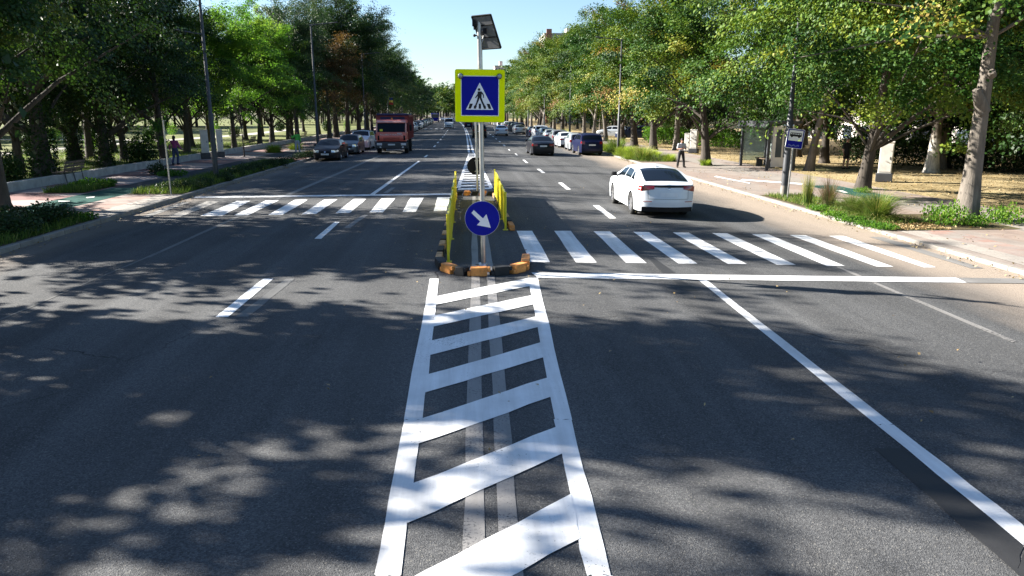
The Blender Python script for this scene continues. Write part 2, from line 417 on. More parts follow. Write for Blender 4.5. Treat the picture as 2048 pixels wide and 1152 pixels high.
# ------------------------------------------------------------------ geometry helpers
class MB:
    """collects shapes, then links them as ONE mesh object"""
    def __init__(s):
        s.v, s.f, s.m, s.mats, s.cur = [], [], [], [], 0
    def mat(s, m):
        if m not in s.mats:
            s.mats.append(m)
        s.cur = s.mats.index(m)
        return s
    def add(s, verts, faces, T=None):
        o = len(s.v)
        for p in verts:
            p = Vector(p)
            s.v.append(tuple(T @ p) if T is not None else tuple(p))
        for f in faces:
            s.f.append([i + o for i in f])
            s.m.append(s.cur)
        return s
    def box(s, c, sz, rot=None, taper=1.0, bev=0.0):
        x, y, z = sz[0] / 2, sz[1] / 2, sz[2] / 2
        T = Matrix.Translation(c)
        if rot is not None:
            T = T @ (rot if isinstance(rot, Matrix) else Matrix.Rotation(rot, 4, 'Z'))
        if bev <= 0:
            vs = [(-x, -y, -z), (x, -y, -z), (x, y, -z), (-x, y, -z), (-x * taper, -y * taper, z), (x * taper, -y * taper, z), (x * taper, y * taper, z), (-x * taper, y * taper, z)]
            return s.add(vs, [(3, 2, 1, 0), (4, 5, 6, 7), (0, 1, 5, 4), (1, 2, 6, 5), (2, 3, 7, 6), (3, 0, 4, 7)], T)
        b = min(bev, x * .9, y * .9, z * .9)
        vs, fs = [], []
        rings = [(-z, b), (-z + b, 0), (z - b, 0), (z, b)]
        for (zz, i) in rings:
            k = taper if zz > 0 else 1.0
            X, Y = (x - i) * k, (y - i) * k
            bb = b if i == 0 else b * .6
            vs += [(-X + bb, -Y, zz), (X - bb, -Y, zz), (X, -Y + bb, zz), (X, Y - bb, zz), (X - bb, Y, zz), (-X + bb, Y, zz), (-X, Y - bb, zz), (-X, -Y + bb, zz)]
        for r in range(3):
            for i in range(8):
                j = (i + 1) % 8
                fs.append((r * 8 + i, r * 8 + j, r * 8 + 8 + j, r * 8 + 8 + i))
        fs.append(tuple(range(7, -1, -1)))
        fs.append(tuple(range(24, 32)))
        return s.add(vs, fs, T)
    def tube(s, pts, rad, n=10, cap=True):
        pts = [Vector(p) for p in pts]
        if isinstance(rad, (int, float)):
            rad = [rad] * len(pts)
        vs, fs = [], []
        for i, p in enumerate(pts):
            d = (pts[min(i + 1, len(pts) - 1)] - pts[max(i - 1, 0)]).normalized()
            up = Vector((0, 1, 0)) if abs(d.y) < 0.95 else Vector((1, 0, 0))
            a = d.cross(up).normalized()
            b = d.cross(a).normalized()
            for k in range(n):
                t = 2 * math.pi * k / n
                vs.append(p + (a * math.cos(t) + b * math.sin(t)) * rad[i])
        for i in range(len(pts) - 1):
            for k in range(n):
                j = (k + 1) % n
                fs.append((i * n + k, i * n + j, (i + 1) * n + j, (i + 1) * n + k))
        if cap:
            fs.append(tuple(range(n - 1, -1, -1)))
            fs.append(tuple(range((len(pts) - 1) * n, len(pts) * n)))
        return s.add(vs, fs)
    def lathe(s, prof, T=None, n=24, close=True):
        """prof: (radius, z) rows, turned round Z"""
        vs, fs = [], []
        for (r, z) in prof:
            for k in range(n):
                t = 2 * math.pi * k / n
                vs.append((r * math.cos(t), r * math.sin(t), z))
        for i in range(len(prof) - 1):
            for k in range(n):
                j = (k + 1) % n
                fs.append((i * n + k, i * n + j, (i + 1) * n + j, (i + 1) * n + k))
        if close:
            fs.append(tuple(range(n - 1, -1, -1)))
            fs.append(tuple(range((len(prof) - 1) * n, len(prof) * n)))
        return s.add(vs, fs, T)
    def ball(s, c, r, n=10, m=7, sc=(1, 1, 1), T=None):
        pr = [(r * math.sin(math.pi * i / m) + 1e-4, -r * math.cos(math.pi * i / m)) for i in range(m + 1)]
        TT = Matrix.Translation(c) @ (T if T is not None else Matrix()) @ Matrix.Diagonal((*sc, 1))
        return s.lathe(pr, TT, n)
    def plate(s, poly, y0, y1, T=None):
        """polygon in the XZ plane, given thickness from y0 (front) to y1"""
        n = len(poly)
        vs = [(x, y0, z) for x, z in poly] + [(x, y1, z) for x, z in poly]
        fs = [tuple(range(n)), tuple(range(2 * n - 1, n - 1, -1))]
        fs += [(i, n + i, n + (i + 1) % n, (i + 1) % n) for i in range(n)]
        return s.add(vs, fs, T)
    def build(s, name, mat=None, parent=None, smooth=False, ang=40):
        me = bpy.data.meshes.new(name)
        me.from_pydata(s.v, [], s.f)
        if mat is not None and not s.mats:
            me.materials.append(mat)
        else:
            for m in s.mats:
                me.materials.append(m)
            me.polygons.foreach_set('material_index', s.m)
        bm = bmesh.new(); bm.from_mesh(me)
        bmesh.ops.recalc_face_normals(bm, faces=bm.faces)
        bm.to_mesh(me); bm.free()
        if smooth:
            me.polygons.foreach_set('use_smooth', [True] * len(me.polygons))
            me.set_sharp_from_angle(angle=R(ang))
        me.update()
        o = bpy.data.objects.new(name, me)
        COL.objects.link(o)
        if parent is not None:
            o.parent = parent
        return o

def tag(o, label, cat, group=None):
    o['label'] = label
    o['category'] = cat
    if group:
        o['group'] = group
    return o

def thing(name, label, cat, loc=(0, 0, 0), rz=0.0, group=None):
    o = bpy.data.objects.new(name, None)
    COL.objects.link(o)
    o.empty_display_size = 0.2
    o.location = loc
    o.rotation_euler = (0, 0, rz)
    return tag(o, label, cat, group)

def struct(o, kind='structure'):
    o['kind'] = kind
    return o

KIDS = {}
def kids(o):
    return [c for c in COL.objects if c.parent == o]

def copy_tree(root, loc, rz=0.0, label=None, group=None, scale=None):
    key = root.name
    if key not in KIDS:
        KIDS[key] = [(c, kids(c)) for c in kids(root)]
    r = root.copy()
    COL.objects.link(r)
    r.location = loc
    r.rotation_euler = (0, 0, rz)
    if scale is not None:
        r.scale = scale if isinstance(scale, tuple) else (scale,) * 3
    if label:
        r['label'] = label
    if group:
        r['group'] = group
    for c, gs in KIDS[key]:
        d = c.copy()
        COL.objects.link(d)
        d.parent = r
        for g in gs:
            e = g.copy()
            COL.objects.link(e)
            e.parent = d
    return r

def sh(y):
    """the avenue bends a little to the left far away"""
    return -3.0 * ((y - 80) / 220.0) ** 2 if y > 80 else 0.0

def road_z(x):
    return -0.018 * (math.sqrt((x - XC) ** 2 + 1.0) - 1.0)

ZL = road_z(XL) + 0.13
ZR = road_z(XR) + 0.09

def gz(x, y):
    xr = x - sh(y)
    if xr < XL:
        return ZL
    if xr > XR:
        return ZR
    return road_z(xr)

def ray(px, py):
    d = CAM_ROT @ Vector(((px - 1024) / F_PX, -(py - 576) / F_PX, -1.0))
    return d

def at(px, py, dz=0.0):
    """the point of the ground seen at a pixel of the photograph"""
    d = ray(px, py)
    z = 0.0
    for _ in range(8):
        t = (z - H_CAM) / d.z
        x, y = d.x * t, d.y * t
        z = gz(x, y)
    return Vector((x, y, z + dz))

def at_y(px, py, y):
    """the point at road distance y seen at a pixel"""
    d = ray(px, py)
    t = y / d.y
    return Vector((d.x * t, y, H_CAM + d.z * t))

RJ = random.Random(99)

def sheet(name, mat, quads, lift=0.006, sub=6):
    """flat ground sheet from pixel quads, laid on the ground surface"""
    mb = MB()
    for q in quads:
        a, b, c, d = [np.array(p, float) for p in q]
        idx = {}
        vs, fs = [], []
        for i in range(sub + 1):
            for j in range(sub + 1):
                u, v = i / sub, j / sub
                p = (a * (1 - u) + b * u) * (1 - v) + (d * (1 - u) + c * u) * v
                g = at(p[0], p[1], lift)
                if i in (0, sub) or j in (0, sub):
                    g.x += RJ.gauss(0, .006)
                    g.y += RJ.gauss(0, .008)
                vs.append(g)
        for i in range(sub):
            for j in range(sub):
                k = i * (sub + 1) + j
                fs.append((k, k + sub + 1, k + sub + 2, k + 1))
        mb.add(vs, fs)
    return mb.build(name, mat)

def strip(name, mat, x0, x1, y0, y1, z, step=10.0, parent=None):
    """ground strip that follows the avenue; z is a number or a function of x"""
    xs = [x0, x1] if isinstance(x0, (int, float)) else x0
    ys = list(np.arange(y0, y1, step)) + [y1]
    vs, fs = [], []
    for y in ys:
        for x in xs:
            vs.append((x + sh(y), y, z(x) if callable(z) else z))
    n = len(xs)
    for i in range(len(ys) - 1):
        for j in range(n - 1):
            fs.append((i * n + j, i * n + j + 1, (i + 1) * n + j + 1, (i + 1) * n + j))
    return MB().add(vs, fs).build(name, mat, parent)

def extr(name, mat, prof, y0, y1, step=5.0, parent=None):
    """closed (x, z) outline carried along the avenue"""
    ys = list(np.arange(y0, y1, step)) + [y1]
    n = len(prof)
    vs = [(x + sh(y), y, z) for y in ys for x, z in prof]
    fs = [(i * n + j, i * n + (j + 1) % n, (i + 1) * n + (j + 1) % n, (i + 1) * n + j) for i in range(len(ys) - 1) for j in range(n)]
    fs += [tuple(range(n)), tuple(range((len(ys) - 1) * n, len(ys) * n))[::-1]]
    return MB().add(vs, fs).build(name, mat, parent)

def text_mesh(txt, size, name, mat, parent, loc, rot, sx=1.0):
    cu = bpy.data.curves.new(name, 'FONT')
    cu.body = txt
    cu.size = size
    cu.align_x = 'CENTER'
    cu.align_y = 'CENTER'
    cu.extrude = 0.002
    tmp = bpy.data.objects.new(name + '_tmp', cu)
    COL.objects.link(tmp)
    me = bpy.data.meshes.new_from_object(tmp.evaluated_get(bpy.context.evaluated_depsgraph_get()))
    bpy.data.objects.remove(tmp)
    me.materials.clear()
    me.materials.append(mat)
    o = bpy.data.objects.new(name, me)
    COL.objects.link(o)
    o.parent = parent
    o.location = loc
    o.rotation_euler = rot
    o.scale = (sx, 1, 1)
    return o

ORD = 'first second third fourth fifth sixth seventh eighth ninth tenth eleventh twelfth thirteenth fourteenth fifteenth sixteenth seventeenth eighteenth nineteenth twentieth'.split()
def ordw(i):
    if i < 20:
        return ORD[i]
    t = {2: 'twenty', 3: 'thirty', 4: 'forty'}[(i + 1) // 10]
    u = (i + 1) % 10
    return {'twenty': 'twentieth', 'thirty': 'thirtieth', 'forty': 'fortieth'}[t] if u == 0 else t + '-' + ORD[u - 1]
# ------------------------------------------------------------------ the setting
Y0, Y1 = -40, 900
struct(MB().add([(-3000, -3000, -0.6), (3000, -3000, -0.6), (3000, 3000, -0.6), (-3000, 3000, -0.6)], [(0, 1, 2, 3)]).build('ground', M['earth']))
struct(strip('road', M['asphalt'], list(np.linspace(XL, XR, 25)), 0, Y0, Y1, road_z))
KW = 0.16
struct(extr('kerb', M['kerb'], [(XL, -0.5), (XL, ZL - 0.015), (XL - 0.02, ZL), (XL - KW, ZL), (XL - KW, -0.5)], Y0, 400))
struct(extr('kerb', M['kerb'], [(XR, -0.5), (XR, ZR - 0.015), (XR + 0.02, ZR), (XR + KW, ZR), (XR + KW, -0.5)], Y0, 400))
XLW, XRW = -18.0, 17.6
struct(strip('pavement', M['pav_left'], XLW, XL - KW, Y0, 400, ZL - 0.004))
struct(strip('pavement', M['pav_right'], XR + KW, XRW, Y0, 400, ZR - 0.004))
struct(strip('park_lawn', M['park'], -160, XLW, Y0, 400, ZL - 0.03))
struct(strip('lawn', M['dry'], XRW, 70, Y0, 420, ZR - 0.012))
struct(strip('bike_lane', M['bike'], -14.75, -13.1, 31.5, 400, ZL + 0.002))
struct(strip('bike_lane', M['bike_green'], -14.75, -13.1, 18, 31.5, ZL + 0.002))
struct(strip('bike_lane', M['bike_pale'], 15.0, 16.4, 5, 33.0, ZR + 0.002))
struct(strip('bike_lane', M['bike_green'], 14.9, 16.2, 26.2, 31.0, ZR + 0.006))
struct(strip('bike_lane', M['bike_pale'], 14.6, 16.2, 33.0, 300, ZR + 0.002))
# slabs at the crossing ends
struct(strip('tactile_paving', M['tactile'], XR + KW + 0.25, XR + KW + 0.85, 8, 18.6, ZR + 0.003))
struct(strip('slab_paving', M['zigzag'], XR + KW + 0.85, 13.1, 8, 18.6, ZR + 0.003))
struct(strip('slab_paving', M['zigzag'], -13.05, -11.7, 22.6, 28.6, ZL + 0.003))
struct(strip('tactile_paving', M['tactile'], -11.7, XL - KW - 0.02, 22.6, 28.6, ZL + 0.003))
# planted strips
def bed(x0, x1, y0, y1, z):
    struct(strip('verge_soil', M['soil'], x0, x1, y0, y1, z, 4))
bed(-13.0, XL - KW, 28.8, 49, ZL + 0.006)
bed(-13.0, XL - KW, 60, 400, ZL + 0.006)
bed(-13.0, XL - KW, 4, 22.4, ZL + 0.006)
bed(-16.6, -14.9, 29.5, 32.5, ZL + 0.006)
bed(XR + KW + 0.01, 13.2, 18.7, 27.5, ZR + 0.006)
bed(13.2, 15.2, 18.7, 21.8, ZR + 0.008)
bed(XR + KW + 0.01, 14.0, 47, 400, ZR + 0.006)
# winding park paths
def curve_path(pts, wd):
    vs, fs = [], []
    pts = [Vector((x, y, 0)) for x, y in pts]
    for i, p in enumerate(pts):
        d = (pts[min(i + 1, len(pts) - 1)] - pts[max(i - 1, 0)]).normalized()
        n = Vector((-d.y, d.x, 0))
        vs += [(p + n * wd / 2 + Vector((0, 0, ZL - 0.022))), (p - n * wd / 2 + Vector((0, 0, ZL - 0.022)))]
    for i in range(len(pts) - 1):
        fs.append((2 * i, 2 * i + 1, 2 * i + 3, 2 * i + 2))
    struct(MB().add(vs, fs).build('park_path', M['park_path']))
curve_path([(-100, 62), (-70, 55), (-50, 56), (-36, 62), (-28, 66), (-22, 67), (-18.2, 66)], 2.6)
curve_path([(-26, 20), (-28, 34), (-33, 45), (-36, 62), (-35, 85), (-32, 110), (-33, 150)], 2.8)
curve_path([(-100, 95), (-70, 90), (-50, 92), (-35, 88)], 3.0)

# ------------------------------------------------------------------ painted markings
S = struct
hat = [[(860, 558), (879, 558), (843.7, 840), (808.5, 840)], [(808.5, 840), (843.7, 840), (802.6, 1152), (749, 1152)], [(749, 1152), (802.6, 1152), (776, 1350), (711, 1350)],
       [(1056, 556), (1075, 556), (1143, 840), (1110, 840)], [(1110, 840), (1143, 840), (1224, 1152), (1172.8, 1152)], [(1172.8, 1152), (1224, 1152), (1275, 1350), (1214, 1350)]]
def lx(y): return np.interp(y, [558, 840, 1152, 1350], [879, 843.7, 802.6, 776]) - 3
def rx(y): return np.interp(y, [556, 840, 1152, 1350], [1056, 1110, 1172.8, 1214]) + 3
for lu, ll, ru, rl in [(593.4, 610.3, 556.5, 572.5), (632.4, 654.6, 590.8, 609), (683, 711.9, 633, 655), (751.4, 788, 685.8, 715),
                       (839, 891.5, 755.6, 794), (968.6, 1048, 853, 907.7), (1172, 1278, 989, 1077.8)]:
    hat.append([(lx(lu), lu), (rx(ru), ru), (rx(rl), rl), (lx(ll), ll)])
S(sheet('hatched_marking', M['white_paint'], hat[:6], 0.006))
S(sheet('hatched_marking', M['white_paint'], hat[6:], 0.0085))
# far hatched wedge beyond the island
far = [[(913, 376), (921, 376), (938.5, 309), (936, 309)], [(979, 376), (987, 376), (948.5, 305), (946, 305)]]
S(sheet('hatched_marking', M['white_paint'], far[:2], 0.006))
L0, L1, R0, R1 = at(917, 376), at(937, 306), at(983, 376), at(947.5, 306)
wb = MB()
for k in range(22):
    ya = 29.3 + 1.27 * k
    fl_, fr_ = lambda y: L0.x + (L1.x - L0.x) * (y - L0.y) / (L1.y - L0.y), lambda y: R0.x + (R1.x - R0.x) * (y - R0.y) / (R1.y - R0.y)
    q = [(fl_(ya), ya), (fr_(ya + .25), ya + .25), (fr_(ya + .85), ya + .85), (fl_(ya + .6), ya + .6)]
    wb.add([(x, y, road_z(x) + .0085) for x, y in q], [(0, 1, 2, 3)])
S(wb.build('hatched_marking', M['white_paint']))
def yline(x0, wd, ya, yb, name='lane_line', mat='white_paint', lift=0.006, x1=None):
    x1 = x0 if x1 is None else x1
    n = max(2, int((yb - ya) / 6))
    vs, fs = [], []
    for i in range(n + 1):
        y = ya + (yb - ya) * i / n
        x = x0 + (x1 - x0) * i / n
        for dx in (-wd / 2, wd / 2):
            vs.append((x + dx + sh(y), y, road_z(x + dx) + lift))
    for i in range(n):
        fs.append((2 * i, 2 * i + 1, 2 * i + 3, 2 * i + 2))
    S(MB().add(vs, fs).build(name, M[mat]))
pA, pB = at(938, 305), at(946.5, 305)
for p in (pA, pB):
    yline(p.x, 0.17, p.y, 300, x1=(p.x * 0.3 + 0.3 * 0.7))
# right crossing
fl = [(1033.2, 462), (1108.9, 462), (1187.1, 463), (1266.8, 464), (1345.5, 465), (1424.2, 466.5), (1503.7, 468.6), (1578.8, 470.4), (1657, 472)]
fr = [(1065, 462), (1141, 462), (1219.3, 463), (1297.3, 464.5), (1376, 465.5), (1454.7, 466.8), (1536, 468.8), (1610.8, 470.6), (1688, 472.2)]
nl = [(1060.6, 524.7), (1152, 525.2), (1252.3, 526.2), (1355.2, 527.2), (1455.5, 528.3), (1554, 530), (1653, 532), (1752.5, 533.6), (1847, 535)]
nr = [(1100, 524.7), (1192.7, 525.4), (1293.5, 526.5), (1395.8, 527.6), (1494, 528.6), (1591.8, 530.5), (1690, 532.4), (1786, 533.6), (1872, 535)]
S(sheet('zebra_crossing', M['white_paint'], [list(q) for q in zip(fl, fr, nr, nl)], 0.006, 4))
S(sheet('zebra_crossing', M['worn_paint'], [[(1738, 474), (1766, 474.5), (1968, 537), (1940, 537)]], 0.006, 4))
S(sheet('stop_line', M['white_paint'], [[(1063, 546), (1911, 556), (1934, 566), (1076, 556.5)]], 0.0095, 12))
S(sheet('stop_line', M['worn_paint'], [[(1911, 556), (2060, 558), (2085, 568), (1934, 566)]], 0.0095, 4))
S(sheet('lane_line', M['white_paint'], [[(1393, 558), (1409.7, 558), (1785.5, 850), (1753, 850)], [(1753, 850), (1785.5, 850), (2048, 1053), (2048, 1094)], [(2048, 1094), (2048, 1053), (2360, 1296), (2340, 1336)]], 0.006, 5))
S(sheet('lane_line', M['worn_paint'], [[(1741.5, 565), (1752, 565), (2034.5, 683), (2023, 685)], [(1672, 534), (1680, 534), (1732, 556), (1722, 556)]], 0.006, 5))
S(sheet('road_patch', M['tar'], [[(1749, 897), (1803, 897), (2048, 1090), (2037, 1152)], [(2037, 1152), (2048, 1090), (2300, 1289), (2250, 1330)]], 0.004, 5))
S(sheet('road_patch', M['tar'], [[(1294, 514), (1306, 514), (1350, 546), (1325, 546)], [(1342, 558), (1358, 558), (1398, 582), (1372, 582)], [(1083, 393), (1091, 393), (1116, 418), (1105, 418)], [(1120, 432), (1131, 432), (1160, 462), (1147, 462)]], 0.004, 3))
# left crossing
lz = [((362, 405), (380, 405), (299, 434), (281, 434)), ((414, 403), (440, 403), (362, 433.5), (336, 433.5)), ((474, 402), (500.6, 402), (444, 432), (400, 432)), ((532, 401), (558, 401), (495.7, 431), (467.6, 431)),
      ((589.7, 399.6), (616, 399.6), (565, 430), (537, 430)), ((649, 399), (674.5, 399), (632, 428), (603, 429)), ((707, 398), (732.6, 398), (699.6, 426), (671, 426.6)),
      ((763, 397), (790, 397), (766, 425), (739, 425)), ((820.7, 396), (847, 396), (831.6, 423.5), (805, 424)), ((875, 394.7), (900, 394.7), (893, 422), (867.6, 422.7))]
S(sheet('zebra_crossing', M['white_paint'], lz[2:], 0.006, 4))
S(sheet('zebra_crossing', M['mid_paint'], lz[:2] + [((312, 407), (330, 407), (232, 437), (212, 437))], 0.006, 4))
S(sheet('stop_line', M['white_paint'], [[(391, 393.3), (905, 387), (905, 389.8), (387, 396.3)]], 0.006, 12))
S(sheet('lane_line', M['white_paint'], [[(527, 558), (546, 558), (457, 634.7), (429.7, 634.7)], [(669, 444), (680.5, 444), (642.5, 478), (629, 478)], [(836.5, 322), (841, 322), (747.5, 390), (738, 390)],
                                        [(853, 310), (856.5, 310), (852.5, 314.5), (847, 314.5)]], 0.006, 4))
S(sheet('lane_line', M['faint_paint'], [[(572, 558), (590, 558), (496, 634), (470, 634)], [(725, 430), (736, 430), (700, 456), (688, 456)], [(783, 375), (791, 375), (776, 386), (767, 386)]], 0.004, 4))
d0 = at(864, 297)
for k in range(16):
    yline(d0.x * 0.98 + 0.0 * k, 0.16, d0.y + 3 + 9 * k, d0.y + 6 + 9 * k)
S(sheet('lane_line', M['faint_paint'], [[(757, 311), (764, 311), (572, 394), (560, 394)], [(560, 394), (568, 394), (300, 515), (290, 515)], [(290, 515), (296, 515), (0, 642), (-8, 642)]], 0.004, 5))
# right dashes
S(sheet('lane_line', M['white_paint'], [[(1185.6, 411), (1198, 411), (1232.8, 437), (1219, 437)], [(1116, 365.6), (1124.5, 365.6), (1141.7, 379), (1132.8, 379)], [(1073, 338), (1079, 338), (1090.6, 346), (1084, 346)],
                                        [(1044.5, 319.7), (1049, 319.7), (1056.5, 326), (1052, 326)], [(1029, 307), (1032, 307), (1036.5, 311), (1033, 311)], [(1016, 298.5), (1018.5, 298.5), (1021, 301), (1018, 301)]], 0.006, 3))
d1 = at(1010, 292)
for k in range(12):
    yline(d1.x, 0.16, d1.y + 9 * k, d1.y + 3 + 9 * k)
# old double centre line, worn to grey
S(sheet('centre_line', M['worn_paint'], [[(942.6, 560), (959.6, 560), (970, 1090), (926, 1090)], [(974, 560), (991, 560), (1042, 1090), (999, 1090)], [(944, 452), (953, 452), (959.6, 560), (942.6, 560)], [(962, 452), (972, 452), (991, 560), (974, 560)],
                                         [(945, 393), (951, 393), (953, 452), (944, 452)], [(957, 393), (963, 393), (972, 452), (962, 452)], [(926, 1090), (970, 1090), (975, 1350), (916, 1350)], [(999, 1090), (1042, 1090), (1064, 1350), (1008, 1350)]], 0.004, 5))
# far crossing and far stop line
fy = at(880, 253)
for k in range(8):
    yline(fy.x - 4.0 + k * 1.1, 0.5, 148, 152, 'zebra_crossing')
# bike symbols on the green paint
S(sheet('bike_marking', M['white_paint'], [[(117, 402), (140, 402), (139, 404), (117, 404)], [(172, 395), (190, 393), (189, 395.5), (173, 397)]], 0.012, 2))
S(sheet('bike_marking', M['white_paint'], [[(1672, 381), (1686, 381.5), (1696, 386), (1688, 386)]], 0.012, 2))
S(sheet('pavement_line', M['white_paint'], [[(1432, 352), (1500, 366), (1500, 368), (1428, 354)], [(1484, 358.5), (1606, 367), (1606, 370), (1480, 361)]], 0.012, 4))

# ------------------------------------------------------------------ traffic island: rubber kerb, barriers, signs
def kerb_block(i, a, b, col, h=0.17, wd=0.17):
    """one rubber block between two ground points, with a stepped interlocking end"""
    a, b = Vector((a[0], a[1], 0)), Vector((b[0], b[1], 0))
    d = b - a
    L = d.length
    ang = math.atan2(d.y, d.x)
    mid = (a + b) / 2
    mb = MB()
    rot = Matrix.Rotation(ang, 4, 'Z')
    zb = road_z(mid.x)
    mb.box((mid.x, mid.y, zb + h / 2), (L * 0.72, wd, h), rot, bev=0.009)
    e = d.normalized() * L * 0.43
    mb.box((mid.x + e.x, mid.y + e.y, zb + h * 0.72), (L * 0.14, wd * 0.92, h * 0.5), rot, bev=0.012)
    mb.box((mid.x - e.x, mid.y - e.y, zb + h * 0.27), (L * 0.14, wd * 0.92, h * 0.5), rot, bev=0.012)
    if col == 'o':
        mb2 = None
    return mb.build('rubber_block', {'o': M['orange'], 'f': M['orange_sunlit'], 'b': M['rubber']}[col], isl, True, 35)
isl = thing('traffic_island', 'traffic island rim of orange and black rubber blocks round the crossing refuge', 'traffic island')
isl['label'] = 'orange and black rubber rim around the traffic island at the crossing'
def chain(pix, cols):
    for i in range(len(pix) - 1):
        kerb_block(i, at(*pix[i]), at(*pix[i + 1]), cols[i % len(cols)])
chain([(877, 528), (886, 541), (911, 549), (935, 551.5), (981, 551), (1022, 548), (1050, 541), (1052, 523)], 'bokokoo'.replace('k', 'b'))
left = [at(877, 528), at(911, 392)]
nb = 17
for i in range(nb):
    p, q = left[0].lerp(left[1], i / nb), left[0].lerp(left[1], (i + 0.96) / nb)
    kerb_block(i, p, q, 'f' if i % 2 == 0 else 'b', .13, .14)
right = [at(1025, 462), at(988, 392)]
nb = 9
for i in range(nb):
    p, q = right[0].lerp(right[1], i / nb), right[0].lerp(right[1], (i + 0.96) / nb)
    kerb_block(i, p, q, ('o' if i == 0 else 'f') if i % 2 == 0 else 'b', .13, .14)
ra, rb = at(911, 391), at(989, 391)
for i in range(5):
    kerb_block(i, ra.lerp(rb, i / 5), ra.lerp(rb, (i + 0.97) / 5), 'bobob'[i])

def barrier(a, b, npan, label):
    d = b - a
    L, ang = d.length, math.atan2(d.y, d.x)
    t = thing('pedestrian_barrier', label, 'barrier', (a.x, a.y, road_z(a.x)), ang, 'yellow steel barriers on the traffic island')
    pl = L / npan
    for k in range(npan + 1):
        MB().tube([(k * pl, 0, 0), (k * pl, 0, 1.0)], 0.03, 10).box((k * pl, 0, 0.008), (0.14, 0.14, 0.016)).build('post', M['fence_yellow'], t, True)
    for k in range(npan):
        mb = MB()
        x0, x1 = k * pl + 0.06, (k + 1) * pl - 0.06
        for z in (0.14, 0.94):
            mb.box(((x0 + x1) / 2, 0, z + (0.0, -0.025, 0.012, -0.012)[k % 4]), (x1 - x0, 0.04, 0.05))
        dz = (0.0, -0.025, 0.012, -0.012)[k % 4]
        n = int((x1 - x0) / 0.125)
        for i in range(n + 1):
            x = x0 + (x1 - x0) * i / n
            mb.box((x, .009 * (1 if i % 2 else -1), 0.54 + dz), (0.128, 0.016, 0.755))
        mb.build('panel', M['fence_yellow'], t)
barrier(at(897, 524), at(912, 399), 4, 'yellow slatted barrier along the oncoming-lane side of the traffic island')
barrier(at(1011, 460), at(990, 393), 4, 'yellow slatted barrier between the traffic island and the white hatchback')

# main sign post
base = at(967, 531)
sp = thing('crossing_sign_post', 'galvanised post with yellow bordered pedestrian crossing sign, arrow disc and solar panel', 'road sign', base)
YS = base.y
def loc(px, py, dy=0.0):
    return at_y(px, py, YS + dy) - base
top = loc(958.5, 31)
MB().tube([(0, 0, 0), (top.x * 0.5, 0, top.z * 0.5), (top.x, 0, top.z)], [0.047, 0.047, 0.047], 16).build('pole', M['galv'], sp, True)
MB().tube([(-0.02, 0, 0), (-0.02, 0, 0.05)], [0.11, 0.09], 14).build('pole_foot', M['galv'], sp, True)
c0, c1 = loc(909.5, 139, -0.06), loc(1009.5, 244, -0.06)
cx, cz, sw, shh = (c0.x + c1.x) / 2, (c0.z + c1.z) / 2, (c1.x - c0.x), (c0.z - c1.z)
def rrect(w_, h_, r, n=4):
    out = []
    for (sx, sz, a0) in ((1, 1, 0), (-1, 1, 90), (-1, -1, 180), (1, -1, 270)):
        for k in range(n + 1):
            t = R(a0 + 90 * k / n)
            out.append((sx * (w_ / 2 - r) + r * math.cos(t), sz * (h_ / 2 - r) + r * math.sin(t)))
    return out
T = Matrix.Translation((cx, -0.06, cz)) @ Matrix.Rotation(-YAW * 0.6, 4, 'Z') @ Matrix.Rotation(R(0.6), 4, 'Y')
def onsign(mb, name, mat, parent=sp):
    return mb.build(name, M[mat], parent)
bd = onsign(MB().plate(rrect(sw, shh, 0.035), -0.02, 0.02, T), 'border_board', 'fluo')
onsign(MB().plate(rrect(sw + .012, shh + .012, 0.04), 0.021, 0.04, T), 'board_back', 'panel_grey', bd)
bw, bh = sw * 0.765, shh * 0.765
onsign(MB().plate(rrect(bw, bh, 0.01), -0.024, -0.021, T), 'white_edge', 'sign_white', bd)
onsign(MB().plate(rrect(bw * 0.965, bh * 0.965, 0.01), -0.028, -0.0245, T), 'blue_field', 'sign_blue', bd)
k = sw / 100.0     # one photo pixel on the board
def P(x, z):        # pixels from the sign centre, up positive
    return (x * k, z * k)
tri = [P(-28.5, -27), P(27.5, -27), P(-0.5, 26)]
onsign(MB().plate(tri, -0.032, -0.0285, T), 'triangle', 'sign_white', bd)
man = MB()
def pp(*pts):
    man.plate([P(*q) for q in pts], -0.0355, -0.0325, T)
pp(*[(-1.8 + 2.7 * math.cos(t * math.pi / 6), 12.6 + 2.7 * math.sin(t * math.pi / 6)) for t in range(12)])
pp((-4.6, 8.6), (2.6, 9.0), (3.6, 6.5), (3.0, -3.2), (-4.6, -3.2), (-4.6, 4))
pp((-4.6, 8.6), (-4.4, 4.5), (-7.6, 0.2), (-9.9, -3.3), (-8.5, -4.4), (-5.5, -1.0), (-3, 4.0), (-3, 8))
pp((2.6, 9.0), (5.2, 6.5), (8.2, 2.0), (8.0, -3.6), (6.3, -3.6), (6.2, 1.4), (3, 5.0))
pp((-4.7, -3.0), (-0.6, -3.0), (-2.2, -8.5), (-5.4, -15.5), (-9.0, -22.6), (-10.8, -20.4), (-7.2, -12.0))
pp((-1.0, -3.0), (3.2, -3.0), (6.0, -11), (11.0, -20.4), (9.8, -22.4), (7.4, -21.4), (2.2, -11.0))
onsign(man, 'pedestrian_symbol', 'cloth_black', bd)
bars = MB()
